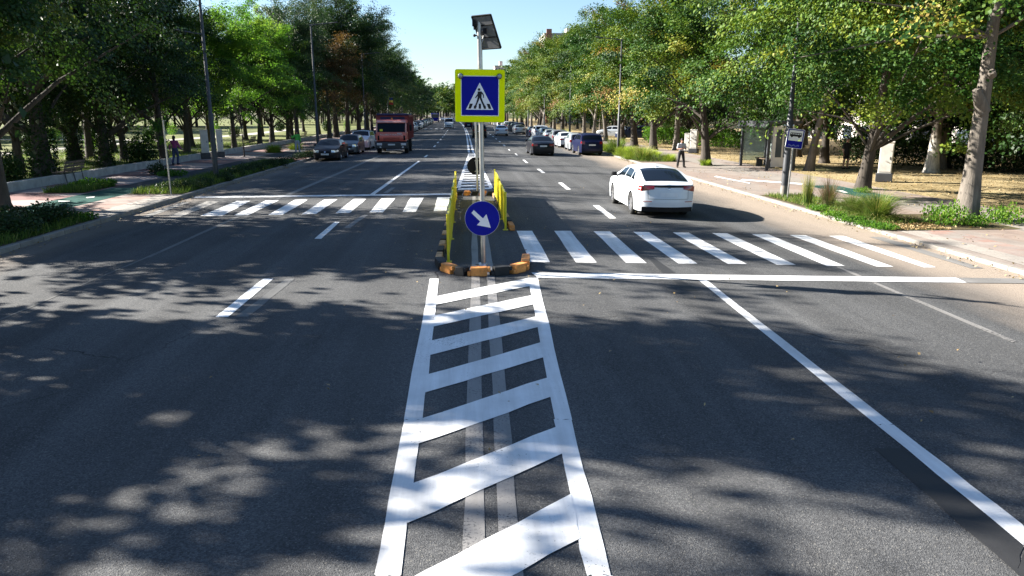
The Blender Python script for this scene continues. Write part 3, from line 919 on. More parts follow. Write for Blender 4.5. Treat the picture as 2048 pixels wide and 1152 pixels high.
for x, w2, sl in ((-21, 5.2, 3.0), (-10.6, 4.4, 1.6), (-0.2, 4.6, 0), (10.2, 4.4, -1.6), (20.2, 5.2, -3.0)):
    z1 = -15.2 if abs(x) > 15 or abs(x) < 1 else -19
    q = [(x - w2 / 2, -25), (x + w2 / 2, -25), (x + w2 / 2 + sl * (z1 + 25) / 10 + (1.2 if sl > 0 else 0), z1), (x - w2 / 2 + sl * (z1 + 25) / 10 + (0 if sl >= 0 else -1.2), z1)]
    bars.plate([P(*p) for p in q], -0.0345, -0.032, T)
onsign(bars, 'crossing_bars', 'cloth_black', bd)
for sx in (-1, 1):
    Tl = T @ Matrix.Translation(P(sx * 38.8, 38.5)[:1] + (-0.03,) + P(sx * 38.8, 38.5)[1:]) @ Matrix.Rotation(R(90), 4, 'X')
    lp = MB().lathe([(0.052, -0.012), (0.052, 0.02), (0.044, 0.03)], Tl, 20).build('warning_lamp', M['grey_steel'], sp, True)
    MB().lathe([(0.042, 0.0305), (0.036, 0.042), (0.015, 0.047)], Tl, 20).build('lens', M['lamp_glass'], lp, True)
for z in (cz - shh * 0.3, cz + shh * 0.3):
    MB().box((top.x * z / top.z, -0.02, z), (0.3, 0.05, 0.04)).build('clamp', M['galv'], sp)
# solar panel, seen from behind and below
a3, t3, s3 = loc(943.5, 33), Vector((0.34, -0.30, 0.0)), Vector((0.20, 0.24, -0.56))
pc = [a3, a3 + t3, a3 + t3 + s3, a3 + s3]
nn = t3.cross(s3).normalized() * 0.03
if nn.y > 0 and nn.z < 0:
    nn = -nn
pn = MB()
pn.add([*pc, *[p + nn for p in pc]], [(0, 1, 2, 3), (7, 6, 5, 4), (0, 4, 5, 1), (1, 5, 6, 2), (2, 6, 7, 3), (3, 7, 4, 0)])
po = pn.build('solar_panel', M['panel_grey'], sp)
fr_ = MB()
def fbar(p, q, r=0.017):
    fr_.tube([p, q], r, 4)
for i in range(4):
    fbar(pc[i], pc[(i + 1) % 4])
fbar(pc[0] + s3 * 0.30, pc[1] + s3 * 0.28, 0.012)
fbar(pc[0] + s3 * 0.64, pc[1] + s3 * 0.66, 0.012)
fr_.build('panel_frame', M['black'], po)
MB().box(a3 + t3 * 0.55 + s3 * 0.42 - nn * 2, (0.07, 0.05, 0.10)).build('junction_box', M['black'], po)
MB().tube([top + Vector((0, 0, -0.25)), a3 + t3 * 0.5 + s3 * 0.5], 0.018, 8).tube([top + Vector((0, 0, -0.62)), a3 + t3 * 0.3 + s3 * 0.6], 0.014, 8).build('panel_arm', M['galv'], sp)
q = loc(948, 46)
MB().box(q, (0.07, 0.09, 0.11)).tube([q, q + Vector((0.01, 0, -0.12))], 0.02, 8).build('sensor', M['black'], sp, True)
MB().ball(loc(949, 71), 0.028).tube([loc(949, 71), loc(958, 71)], 0.012, 6).build('sensor', M['black'], sp, True)
# arrow disc
dc = loc(964.5, 437, -0.09)
Td = Matrix.Translation((dc.x, -0.09, dc.z)) @ Matrix.Rotation(-YAW * 0.6, 4, 'Z')
rd = (loc(999, 437, -0.09).x - loc(930.5, 437, -0.09).x) / 2
circ = lambda r, n=40: [(r * math.cos(2 * math.pi * i / n), r * math.sin(2 * math.pi * i / n)) for i in range(n)]
ds = MB().plate(circ(rd), -0.012, 0.0, Td).build('arrow_disc', M['sign_blue'], sp)
MB().plate(circ(rd + 0.008), 0.001, 0.02, Td).build('disc_rim', M['galv'], ds)
kk = rd / 34.0
arw = [(-16.5, 17), (1.5, 0.2), (8.2, 8.8), (16.8, -18.4), (-10.8, -13), (-4.2, -5.8), (-21.2, 11.2)]
MB().plate([(x * kk, z * kk) for x, z in arw], -0.0155, -0.0125, Td).build('arrow', M['sign_white'], ds)
MB().box((dc.x, -0.04, dc.z), (0.16, 0.07, 0.05)).build('clamp', M['galv'], sp)

# second post at the far end of the island, its disc seen from behind
b2 = at(955, 388)
s2 = thing('sign_post', 'thinner steel post at the far island end with black disc seen from behind', 'road sign', b2)
t2 = at_y(950, 160, b2.y) - b2
MB().tube([(0, 0, 0), (t2.x * .5, 0, t2.z * .5), t2], 0.045, 12).build('pole', M['galv'], s2, True)
d2 = at_y(952, 332, b2.y + 0.08) - b2
MB().plate(circ(0.33), 0.07, 0.085, Matrix.Translation((d2.x, 0, d2.z))).build('disc_back', M['black'], s2)
for dz in (-0.2, 0.2):
    MB().box((d2.x * 0.5, 0.03, d2.z + dz), (0.14, 0.08, 0.035)).build('clamp', M['galv'], s2)
sq = at_y(953, 190, b2.y + 0.08) - b2
MB().plate(rrect(0.85, 0.85, 0.04), 0.06, 0.09, Matrix.Translation((sq.x, 0, sq.z))).build('square_board', M['panel_grey'], s2)
# ------------------------------------------------------------------ vehicles
def smooth_prof(pts, ys, sig=0.05):
    pts = sorted(pts)
    px_, pv = [p[0] for p in pts], [p[1] for p in pts]
    off = np.linspace(-2.2, 2.2, 15)
    wt = np.exp(-off ** 2 / 2)
    wt /= wt.sum()
    return sum(wi * np.interp(ys + oi * sig, px_, pv) for oi, wi in zip(off, wt))

class Car:
    """a car body as one lofted skin S(y, v); front at +Y, origin on the ground below the middle"""
    def __init__(s, L, zt, zb, w, wr, ax, arch=0.36, wheel=0.325, sill=0.2, roofz=1.42, bow=(0.10, 0.13)):
        s.L, s.ax, s.arch, s.wheel, s.sill, s.bow = L, ax, arch, wheel, sill, bow
        ys = set(np.linspace(-L / 2, L / 2, 57))
        for a in ax:
            ys |= set(a + arch * np.cos(np.linspace(0, math.pi, 15)))
            ys |= {a - arch - 0.004, a + arch + 0.004}
        s.ys = np.array(sorted(ys))
        s.zt, s.zb, s.w, s.wr_, s.roofz = zt, zb, w, wr, roofz
        s.cache = {}
    def par(s, y):
        key = round(float(y), 4)
        if key not in s.cache:
            yy = np.array([y])
            zt = float(smooth_prof(s.zt, yy)[0]); zb = float(smooth_prof(s.zb, yy)[0]); w_ = float(smooth_prof(s.w, yy, 0.03)[0])
            zb = min(zb, zt - 0.02)
            zl = s.sill
            for a in s.ax:
                d = abs(y - a)
                if d < s.arch:
                    zl = max(zl, s.wheel + math.sqrt(s.arch ** 2 - d * d) - 0.0)
            fr = max(0.0, min(1.0, (zt - zb - 0.05) / (s.roofz - 0.97)))
            wr = w_ * 0.955 * (1 - fr) + s.wr_ * fr
            zr = zt - 0.025 - 0.05 * fr
            s.cache[key] = (zt, zb, w_, zl, wr, zr, fr)
        return s.cache[key]
    def hw(s, w_, z, zb):
        t = (z - 0.55) / 0.45
        k = 1 - 0.035 * t * t if t < 0 else 1 - 0.045 * t * t
        return w_ * k
    def side(s, y, u, off=0.0):
        """u 0..1 from the lower edge up to the shoulder"""
        zt, zb, w_, zl, wr, zr, fr = s.par(y)
        z = zl + (zb - zl) * u
        crease = 0.012 * math.exp(-((z - (zb - 0.13)) / 0.05) ** 2)
        return (s.hw(w_, z, zb) + crease * (1 if w_ > .8 else 0) + off, z)
    def green(s, y, u, off=0.0):
        """u 0..1 from shoulder to roof rail"""
        zt, zb, w_, zl, wr, zr, fr = s.par(y)
        x0 = s.hw(w_, zb, zb) - 0.03 * fr
        x = x0 + (wr - x0) * u + 0.02 * fr * math.sin(math.pi * u)
        return (x + off, zb + (zr - zb) * u + 0.008 * min(1, u * 8) * (1 - fr))
    def topp(s, y, u, off=0.0):
        """u 0..1 from rail to the middle"""
        zt, zb, w_, zl, wr, zr, fr = s.par(y)
        return (wr * (1 - u), zr + (zt - zr) * (1 - (1 - u) ** 2.6) + off)
    NS, NG, NT = 7, 4, 7
    def section(s, y):
        p = [s.side(y, i / s.NS) for i in range(s.NS + 1)]
        p += [s.green(y, i / s.NG) for i in range(1, s.NG + 1)]
        p += [s.topp(y, i / s.NT) for i in range(1, s.NT + 1)]
        return p
    def body(s, mat, parent):
        mb = MB()
        secs = [s.section(y) for y in s.ys]
        n = len(secs[0])
        vs, fs = [], []
        for sx in (1, -1):
            o = len(vs)
            for y, sc_ in zip(s.ys, secs):
                vs += [(sx * x, y, z) for x, z in sc_]
            for i in range(len(s.ys) - 1):
                for j in range(n - 1):
                    f = (o + i * n + j, o + (i + 1) * n + j, o + (i + 1) * n + j + 1, o + i * n + j + 1)
                    fs.append(f if sx > 0 else f[::-1])
        mb.add(vs, fs)
        for end, yy, bow in ((-1, s.ys[0], s.bow[0]), (1, s.ys[-1], s.bow[1])):
            sc_ = secs[0] if end < 0 else secs[-1]
            vs, fs, m = [], [], 13
            for x, z in sc_:
                for t in np.linspace(-1, 1, m):
                    vs.append((x * t, yy + end * s.capbow(end, z) * (1 - t * t), z))
            for j in range(n - 1):
                for t in range(m - 1):
                    fs.append((j * m + t, j * m + t + 1, (j + 1) * m + t + 1, (j + 1) * m + t))
            mb.add(vs, fs)
        me_o = mb.build('body', mat, parent, False)
        me = me_o.data
        bm = bmesh.new(); bm.from_mesh(me)
        bmesh.ops.remove_doubles(bm, verts=bm.verts, dist=0.0008)
        bmesh.ops.recalc_face_normals(bm, faces=bm.faces)
        bm.to_mesh(me); bm.free()
        me.polygons.foreach_set('use_smooth', [True] * len(me.polygons))
        me.set_sharp_from_angle(angle=R(38))
        return me_o
    def capbow(s, end, z):
        b = s.bow[0] if end < 0 else s.bow[1]
        zt = s.par(s.ys[0] if end < 0 else s.ys[-1])[0]
        # bumper bulges lower down
        return b * (1.0 + 0.35 * math.exp(-((z - 0.48) / 0.16) ** 2)) * (0.55 + 0.45 * min(1, max(0, (zt - z) / 0.12)))
    def cap(s, end, x, z, off=0.006):
        y0 = s.ys[0] if end < 0 else s.ys[-1]
        w_ = s.par(y0)[2]
        t = min(1, abs(x) / max(.1, s.hw(w_, z, 0)))
        return (x, y0 + end * (s.capbow(end, z) * (1 - t * t) + off), z)
    def grid(s, fn, nu, nv):
        vs = [fn(i / nu, j / nv) for i in range(nu + 1) for j in range(nv + 1)]
        fs = [(i * (nv + 1) + j, (i + 1) * (nv + 1) + j, (i + 1) * (nv + 1) + j + 1, i * (nv + 1) + j + 1) for i in range(nu) for j in range(nv)]
        return vs, fs
    def cap_patch(s, name, mat, parent, end, x0, x1, z0, z1, both=True, off=0.008, fn=None, wrap=0.0):
        mb = MB()
        for sx in ((1, -1) if both else (1,)):
            def f(u, v):
                x = x0 + (x1 - x0) * u
                a, b = (fn(u) if fn else (z0, z1))
                return s.cap(end, sx * x, a + (b - a) * v, off)
            mb.add(*s.grid(f, 8, 3))
            if wrap:
                def g(u, v):
                    y = (s.ys[0] if end < 0 else s.ys[-1]) - end * wrap * u
                    a, b = (fn(1) if fn else (z0, z1))
                    sh_ = 0.25 * (b - a) * u
                    z = a + sh_ * .6 + (b - a - sh_) * v
                    p = s.par(y)
                    return (sx * (s.hw(p[2], z, p[1]) + 0.008), y, z)
                mb.add(*s.grid(g, 4, 3))
            if both:
                yield mb.build(name, mat, parent, True); mb = MB()
        if not both:
            yield mb.build(name, mat, parent, True)
    def top_patch(s, name, mat, parent, ya, yb, fx, off=0.006):
        def f(u, v):
            y = ya + (yb - ya) * u
            zt, zb, w_, zl, wr, zr, fr = s.par(y)
            t = (v * 2 - 1) * fx(u)
            x, z = s.topp(y, 1 - abs(t), off)
            return (math.copysign(x, t) if abs(t) > 1e-6 else 0, y, z)
        return MB().add(*s.grid(f, 14, 12)).build(name, mat, parent, True)
    def side_patch(s, name, mat, parent, ya, yb, sx, u0=0.10, u1=0.86, off=0.007, kind='green', cut=(0, 0), nv=4):
        fn = s.green if kind == 'green' else s.side
        def f(u, v):
            vv = u0 + (u1 - u0) * v
            y = ya + cut[0] * vv + (yb + cut[1] * vv - ya - cut[0] * vv) * u
            x, z = fn(y, vv, off)
            return (sx * x, y, z)
        return MB().add(*s.grid(f, 10, nv)).build(name, mat, parent, True)

def wheel_meshes(rad, wd, spokes):
    tmp = bpy.data.objects.new('wheel_tmp', None)
    Tm = Matrix.Rotation(R(90), 4, 'Y')
    h = wd / 2
    ty = MB().lathe([(rad * .66, -h), (rad * .93, -h), (rad, -h * .75), (rad, h * .75), (rad * .93, h), (rad * .66, h), (rad * .62, h * .3), (rad * .62, -h * .3)], Tm, 28, False)
    ty.lathe([(rad * .66, -h), (rad * .62, -h * .3)], Tm, 28, False)
    rm = MB().lathe([(rad * .675, h * .98), (rad * .64, h * .98), (rad * .60, h * .55), (rad * .60, h * .1), (0.01, h * .1)], Tm, 28, False)
    for i in range(spokes):
        a = 2 * math.pi * i / spokes
        Ts = Matrix.Rotation(a, 4, 'X')
        rm.add([(h * .62, -.035 - .012, .02), (h * .62, .035 + .012, .02), (h * .9, .028, rad * .65), (h * .9, -.028, rad * .65), (h * .2, -.04, .02), (h * .2, .04, .02), (h * .5, .03, rad * .65), (h * .5, -.03, rad * .65)],
               [(0, 1, 2, 3), (0, 3, 7, 4), (1, 5, 6, 2), (4, 7, 6, 5)], Ts)
    rm.lathe([(0.06, h * .55), (0.055, h * .75), (0.01, h * .78)], Tm, 14, False)
    dk = MB().lathe([(rad * .6, h * .05), (0.01, h * .05)], Tm, 20, False)
    return ty, rm, dk
WHEELS = {}
def add_wheels(root, car, spokes=5, track=None, mat='rim'):
    key = (car.wheel, spokes, mat)
    if key not in WHEELS:
        ty, rm, dk = wheel_meshes(car.wheel, 0.21, spokes)
        a = ty.build('tyre', M['tyre'], None, True)
        b = rm.build('rim', M[mat], None, True, 30)
        WHEELS[key] = (a.data, b.data)
        bpy.data.objects.remove(a); bpy.data.objects.remove(b)
    dt, dr = WHEELS[key]
    for ya in car.ax:
        w_ = car.par(ya)[2] - 0.115
        for sx in (1, -1):
            t = bpy.data.objects.new('wheel', dt)
            COL.objects.link(t); t.parent = root
            t.location = (sx * w_, ya, car.wheel)
            t.rotation_euler = (random.uniform(0, 1.2), 0, 0 if sx > 0 else math.pi)
            r_ = bpy.data.objects.new('rim', dr)
            COL.objects.link(r_); r_.parent = t

def dress(name, label, cat, car, col, style, group=None):
    """build one car with its parts; STYLE picks windows, lamps and trim"""
    root = thing(name, label, cat, (0, 0, 0), 0, group)
    body = car.body(CARCOL[col], root)
    L2 = car.L / 2
    mb = MB()
    w0 = car.par(0)[2]
    mb.box((0, 0, 0.36), (2 * (w0 - 0.27), car.L * 0.93, 0.34)).build('underbody', M['black'], root)
    S_ = style
    car.top_patch('windscreen', M['glass'], root, S_['ws'][0], S_['ws'][1], lambda u: 0.90 - 0.02 * u)
    car.top_patch('rear_window', M['glass'], root, S_['rw'][0], S_['rw'][1], S_.get('rwf', lambda u: 0.86 - 0.04 * (1 - u)))
    for sx in (1, -1):
        for (ya, yb, c0_, c1_) in S_['sw']:
            car.side_patch('side_window', M['glass'], root, ya, yb, sx, cut=(c0_, c1_))
        for (ya, yb) in S_.get('doors', ()):
            d = car.side_patch('door', CARCOL[col], root, ya, yb, sx, 0.10, 0.97, 0.006, 'side', nv=8)
            for yg in (ya - .012, yb + .004):
                car.side_patch('door_gap', M['black'], d, yg, yg + .010, sx, 0.12, 0.97, 0.004, 'side', nv=8)
            x, z = car.side(ya + 0.14, 0.80, 0.012)
            MB().box((sx * x, ya + 0.16, z), (0.03, 0.19, 0.03), bev=0.01).build('handle', CARCOL[col], d, True)
        # mirror
        yb_ = S_['mir']
        x, z = car.green(yb_, 0.05)
        mm = MB().box((sx * (x + 0.11), yb_ + 0.0, z + 0.07), (0.19, 0.10, 0.13), bev=0.035).box((sx * (x + 0.02), yb_ + .02, z + 0.03), (0.08, 0.05, 0.04))
        mm.build('mirror', M['black'] if S_.get('blackmir') else CARCOL[col], root, True)
        x, z = car.side(0.0, 0.03)
    add_wheels(root, car, S_.get('spokes', 5))
    zt0 = S_['tail']
    list(car.cap_patch('taillight', M['tail'], root, -1, zt0[0], zt0[1], zt0[2], zt0[3], True, 0.01, zt0[5] if len(zt0) > 5 else None, zt0[4]))
    hl = S_['headl']
    list(car.cap_patch('headlight', M['head'], root, 1, hl[0], hl[1], hl[2], hl[3], True, 0.01, hl[5] if len(hl) > 5 else None, hl[4]))
    for p in car.cap_patch('grille', M['black'], root, 1, -S_['gr'][0], S_['gr'][0], S_['gr'][1], S_['gr'][2], False, 0.008):
        for b in car.cap_patch('badge', M['chrome'], p, 1, -0.05, 0.05, S_['gr'][2] - 0.085, S_['gr'][2] - 0.015, False, 0.014): pass
    for p in car.cap_patch('front_intake', M['black'], root, 1, -w0 * .6, w0 * .6, 0.22, 0.34, False, 0.008): pass
    for p in car.cap_patch('number_plate', M['plate'], root, 1, -0.26, 0.26, 0.40, 0.51, False, 0.02): pass
    pz = S_.get('plate', (0.62, 0.73))
    for p in car.cap_patch('number_plate', M['plate'], root, -1, -0.26, 0.26, pz[0], pz[1], False, 0.014): pass
    for p in car.cap_patch('rear_diffuser', M['black'], root, -1, -w0 * .86, w0 * .86, S_.get('dif', (0.2, 0.34))[0], S_.get('dif', (0.2, 0.34))[1], False, 0.007): pass
    if S_.get('strip'):
        a = S_['strip']
        for p in car.cap_patch('lamp_bar', M['black'], root, -1, -a[0], a[0], a[1], a[2], False, 0.009): pass
    if S_.get('lid'):
        for (x0_, x1_, za, zb_) in ((-.60, .60, .555, .562), (-.612, -.604, .56, .80), (.604, .612, .56, .80)):
            for p in car.cap_patch('lid_seam', M['black'], root, -1, x0_, x1_, za, zb_, False, .007): pass
        for p in car.cap_patch('badge', M['chrome'], root, -1, -.045, .045, .835, .875, False, .012): pass
    if S_.get('refl'):
        list(car.cap_patch('reflector', M['tail'], root, -1, 0.50, 0.76, 0.475, 0.495, True, 0.009))
    if S_.get('fin'):
        y = S_['fin']
        zt = car.par(y)[0]
        MB().add([(-.02, y - .09, zt - .01), (.02, y - .09, zt - .01), (.015, y + .1, zt - .01), (-.015, y + .1, zt - .01), (-.008, y - .10, zt + .065), (.008, y - .10, zt + .065)],
                 [(0, 1, 5, 4), (1, 2, 5), (2, 3, 4, 5), (3, 0, 4)]).build('roof_fin', CARCOL[col], root, True)
    if S_.get('rails'):
        for sx in (1, -1):
            pts = []
            for y in np.linspace(*S_['rails'], 8):
                x, z = car.topp(y, 0.06, 0.045)
                pts.append((sx * x, y, z))
            MB().tube(pts, 0.018, 6).build('roof_rail', M['black'], root, True)
    return root

# --- the white hatchback driving ahead
hb = Car(4.55, [(-2.275, .965), (-2.2, .99), (-2.1, 1.045), (-1.25, 1.305), (-.6, 1.40), (0, 1.425), (.4, 1.38), (1.25, .985), (1.9, .86), (2.2, .72), (2.275, .62)],
         [(-2.275, .93), (-2.1, .965), (-1.2, 1.0), (0, .96), (1.2, .93), (1.9, .81), (2.275, .60)],
         [(-2.275, .765), (-2.2, .825), (-2.0, .885), (-1.4, .905), (0, .90), (1.4, .90), (2.0, .87), (2.18, .80), (2.275, .70)], 0.575, (-1.355, 1.375), 0.365, 0.33, bow=(0.17, 0.15))
hstyle = dict(ws=(1.18, .42), rw=(-2.09, -1.0), rwf=lambda u: 0.80 + 0.06 * u, sw=[(-.02, 1.12, 0.0, -.72), (-.98, -.10, .10, 0.0), (-1.52, -1.06, .40, .10)], doors=[(-.04, .98), (-.93, -.10)], mir=.86, blackmir=True, spokes=10,
              tail=(.44, .80, .80, .92, .22, lambda u: (0.835 - 0.07 * u, 0.94 - 0.02 * u)), headl=(.40, .70, .60, .66, .18), gr=(.45, .52, .60), plate=(0.63, 0.74), dif=(0.2, 0.33), strip=(.74, .885, .94), lid=True, refl=True, fin=-.75)
c = at(1325, 431)
hero = dress('hatchback', 'white five-door hatchback driving away just beyond the right-hand zebra crossing', 'car', hb, 'white', hstyle)
hero.location = (6.02, 23.72, road_z(6.02))
hero.rotation_euler = (0, R(0.9), R(0.5))
hero.scale = (1, 1, 1.05)

sedan = Car(4.62, [(-2.31, .90), (-2.2, .98), (-1.75, 1.04), (-1.0, 1.36), (-.4, 1.43), (.1, 1.43), (.5, 1.37), (1.25, .98), (1.95, .86), (2.22, .74), (2.31, .62)],
            [(-2.31, .88), (-2.1, .95), (-1.2, .98), (0, .95), (1.2, .92), (1.95, .82), (2.31, .60)],
            [(-2.31, .76), (-2.2, .83), (-1.9, .87), (-1.2, .89), (0, .885), (1.4, .885), (2.0, .85), (2.2, .78), (2.31, .68)], 0.59, (-1.35, 1.33), 0.355, 0.32)
sstyle = dict(ws=(1.18, .50), rw=(-1.66, -1.02), sw=[(.04, 1.10, 0, -.62), (-1.02, -.06, .18, 0)], mir=.85, doors=[(-.02, 1.0), (-.95, -.08)], tail=(.44, .76, .72, .88, .22), headl=(.42, .69, .58, .72, .26), gr=(.40, .50, .66), plate=(.66, .77))
hatch = Car(4.2, [(-2.1, .95), (-2.06, 1.02), (-1.98, 1.12), (-1.68, 1.42), (-1.1, 1.49), (0, 1.50), (.45, 1.45), (1.2, 1.02), (1.75, .90), (2.0, .78), (2.1, .66)],
            [(-2.1, .93), (-1.9, .985), (-1.2, .99), (0, .96), (1.2, .95), (1.75, .86), (2.1, .64)],
            [(-2.1, .78), (-2.0, .84), (-1.7, .875), (0, .88), (1.3, .875), (1.8, .84), (2.0, .77), (2.1, .68)], 0.62, (-1.28, 1.30), 0.35, 0.315, roofz=1.49)
tstyle = dict(ws=(1.12, .44), rw=(-2.03, -1.70), sw=[(.02, 1.06, 0, -.62), (-.92, -.08, .03, 0)], mir=.82, tail=(.52, .77, .74, .98, .16), headl=(.42, .69, .62, .78, .26), gr=(.38, .52, .66), plate=(.62, .73))
suv = Car(4.45, [(-2.225, 1.0), (-2.18, 1.10), (-2.08, 1.22), (-1.8, 1.56), (-1.2, 1.64), (0, 1.65), (.45, 1.60), (1.15, 1.17), (1.8, 1.05), (2.1, .92), (2.225, .78)],
          [(-2.225, .98), (-2.0, 1.08), (-1.2, 1.10), (0, 1.07), (1.2, 1.06), (1.8, 1.0), (2.225, .76)],
          [(-2.225, .80), (-2.1, .87), (-1.8, .905), (0, .91), (1.4, .91), (1.95, .87), (2.12, .80), (2.225, .70)], 0.66, (-1.33, 1.33), 0.39, 0.355, 0.24, roofz=1.64)
ustyle = dict(ws=(1.08, .45), rw=(-2.10, -1.84), sw=[(.02, 1.02, 0, -.56), (-.98, -.08, .02, 0), (-1.72, -1.05, .20, .02)], mir=.82, tail=(.56, .80, .86, 1.06, .20), headl=(.42, .71, .72, .88, .28), gr=(.44, .56, .80), plate=(.74, .85), rails=(-1.5, .2))
van = Car(5.0, [(-2.5, 1.95), (-2.45, 2.02), (-1.5, 2.06), (.9, 2.04), (1.25, 1.95), (1.95, 1.28), (2.3, 1.08), (2.45, .9), (2.5, .8)],
          [(-2.5, 1.15), (0, 1.15), (1.9, 1.12), (2.3, 1.0), (2.5, .78)],
          [(-2.5, .90), (-2.4, .94), (0, .95), (1.8, .94), (2.3, .86), (2.5, .76)], 0.80, (-1.55, 1.6), 0.40, 0.34, 0.25, roofz=2.04, bow=(0.02, 0.12))
vstyle = dict(ws=(1.92, 1.30), rw=(-2.49, -2.44), sw=[(.75, 1.75, 0, -.50)], mir=1.55, tail=(.78, .89, .9, 1.3, .04), headl=(.46, .76, .72, .92, .22), gr=(.42, .52, .70), plate=(.5, .61))

PROTO = {'sedan': (sedan, sstyle), 'hatch': (hatch, tstyle), 'suv': (suv, ustyle), 'van': (van, vstyle)}
MADE = {}
CAT = {'sedan': 'car', 'hatch': 'car', 'suv': 'car', 'van': 'van'}
NAME = {'sedan': 'sedan', 'hatch': 'hatchback', 'suv': 'sports_utility_car', 'van': 'van'}
def car_at(kind, col, x, y, heading, label, group, twist=0.0):
    """heading 0 = driving away from the camera, 180 = towards it"""
    key = (kind, col)
    z = gz(x, y)
    x += sh(y)
    rz = R(heading + twist)
    if y > 80:
        rz += math.atan(6.0 * (y - 80) / 220 ** 2)
    if key not in MADE:
        car, st = PROTO[kind]
        MADE[key] = dress(NAME[kind], label, CAT[kind], car, col, st, group)
        MADE[key].location = (x, y, z)
        MADE[key].rotation_euler = (0, 0, rz)
        return MADE[key]
    return copy_tree(MADE[key], (x, y, z), rz, label, group)

GR, GL, GM = 'cars parked along the right kerb', 'cars parked along the left kerb', 'vehicles moving on the avenue'
car_at('sedan', 'black', 5.75, 56.3, 0, 'black sedan driving away beyond the white hatchback', 'car', 1.0)['group'] = GM
row = [('suv', 'blue', 9.6, 57.6, 'deep blue crossover parked first in the right-hand row by the tall grass'), ('hatch', 'silver', 9.75, 64.0, 'silver hatchback parked just beyond the blue crossover'),
       ('sedan', 'white', 9.6, 70.0, 'white sedan third in the right-hand parked row, two cars beyond the blue crossover'), ('hatch', 'grey', 9.7, 76.0, 'dark grey hatchback fourth in the right-hand parked row'),
       ('sedan', 'silver', 9.6, 82.0, 'silver sedan fifth in the right-hand parked row'), ('hatch', 'white', 9.7, 88, 'white hatchback sixth in the right-hand parked row'), ('suv', 'white', 9.6, 94, 'white crossover seventh in the right-hand parked row'),
       ('sedan', 'dark_blue', 9.4, 100, 'dark blue sedan eighth in the right-hand parked row')]
for k_, c_, x, y, lb in row:
    car_at(k_, c_, x, y, 0, lb, GR, random.uniform(-1.5, 1.5))
seq = ['silver', 'dark_blue', 'black', 'grey', 'black', 'white', 'silver', 'black', 'white', 'grey', 'silver', 'beige', 'black', 'white']
kin = ['sedan', 'suv', 'hatch', 'suv', 'sedan', 'hatch']
random.seed(5)
y = 113
for i, c_ in enumerate(seq):
    kd = kin[i % 6]
    car_at(kd, c_, 9.0 if i else 8.4, y, 0, '%s %s far off in the right-hand parked row, %s after the gap' % (c_.replace('_', ' '), {'suv': 'crossover', 'hatch': 'hatchback'}.get(kd, kd), ordw(i)), GR, random.uniform(-2, 2))
    y += random.uniform(6.2, 9)
car_at('sedan', 'white', 5.2, 104, 0, 'white sedan driving away far ahead of the black sedan', GM)
car_at('suv', 'black', 1.9, 94, 0, 'black car driving away, seen between the two sign poles', GM)
car_at('hatch', 'blue', 1.2, 152, 0, 'small blue car far ahead, just left of the thin sign pole', GM)
car_at('van', 'white', -2.75, 150, 180, 'white van coming towards the camera in the far oncoming lane', GM)
car_at('van', 'silver', 2.0, 185, 0, 'pale van far ahead in the right lanes below the sign', GM)
car_at('sedan', 'grey', -2.2, 255, 180, 'grey car farthest but one in the oncoming lane', GM)
car_at('hatch', 'silver', -5.6, 290, 180, 'silver car farthest off in the oncoming lane', GM)
car_at('suv', 'white', -3.0, 215, 180, 'white crossover following the white van in the oncoming lane', GM)
lrow = [('sedan', 'black', -9.35, 52.6, 'black sedan at the front of the left-hand parked row'), ('hatch', 'grey', -9.1, 60.0, 'grey car parked second in the left-hand row, half behind the black sedan'),
        ('suv', 'white', -9.15, 67.2, 'white people carrier third in the left-hand row, beside the red truck'), ('hatch', 'red', -8.7, 76.8, 'red car half hidden behind the red truck'),
        ('sedan', 'silver', -9.2, 84, 'silver car behind the red car, roof showing left of the truck'),
        ('hatch', 'black', -8.9, 108, 'black car first to show beyond the red truck in the left-hand row'), ('van', 'white', -9.1, 115.5, 'white van parked beyond the black car in the left-hand row')]
for k_, c_, x, y, lb in lrow:
    car_at(k_, c_, x, y, 180, lb, GL, random.uniform(-1.5, 1.5))
seq = ['dark_blue', 'silver', 'white', 'black', 'silver', 'white', 'grey', 'silver', 'dark_blue', 'white', 'grey', 'silver', 'black', 'white', 'beige', 'silver', 'grey', 'white']
y = 123
for i, c_ in enumerate(seq):
    kd = kin[(i * 5 + 1) % 6]
    car_at(kd, c_, -9.1, y, 180, '%s %s far along the left-hand parked row, %s beyond the white van' % (c_.replace('_', ' '), {'suv': 'crossover', 'hatch': 'hatchback'}.get(kd, kd), ordw(i)), GL, random.uniform(-2, 2))
    y += random.uniform(5.9, 8.2)
# parked behind the right-hand trees
car_at('hatch', 'silver', 19.5, 96, 60, 'silver hatchback parked on the grass behind the right-hand trees', 'cars parked behind the trees')
car_at('suv', 'dark_blue', 20.5, 88, 75, 'dark crossover half hidden behind the right-hand trunks', 'cars parked behind the trees')

M['pale_red'] = pm('pale_red_paint', (0.74, 0.36, 0.30), 0.5, var=0.15, scale=3)  # lighter red for the visor and the sunlit cab edges
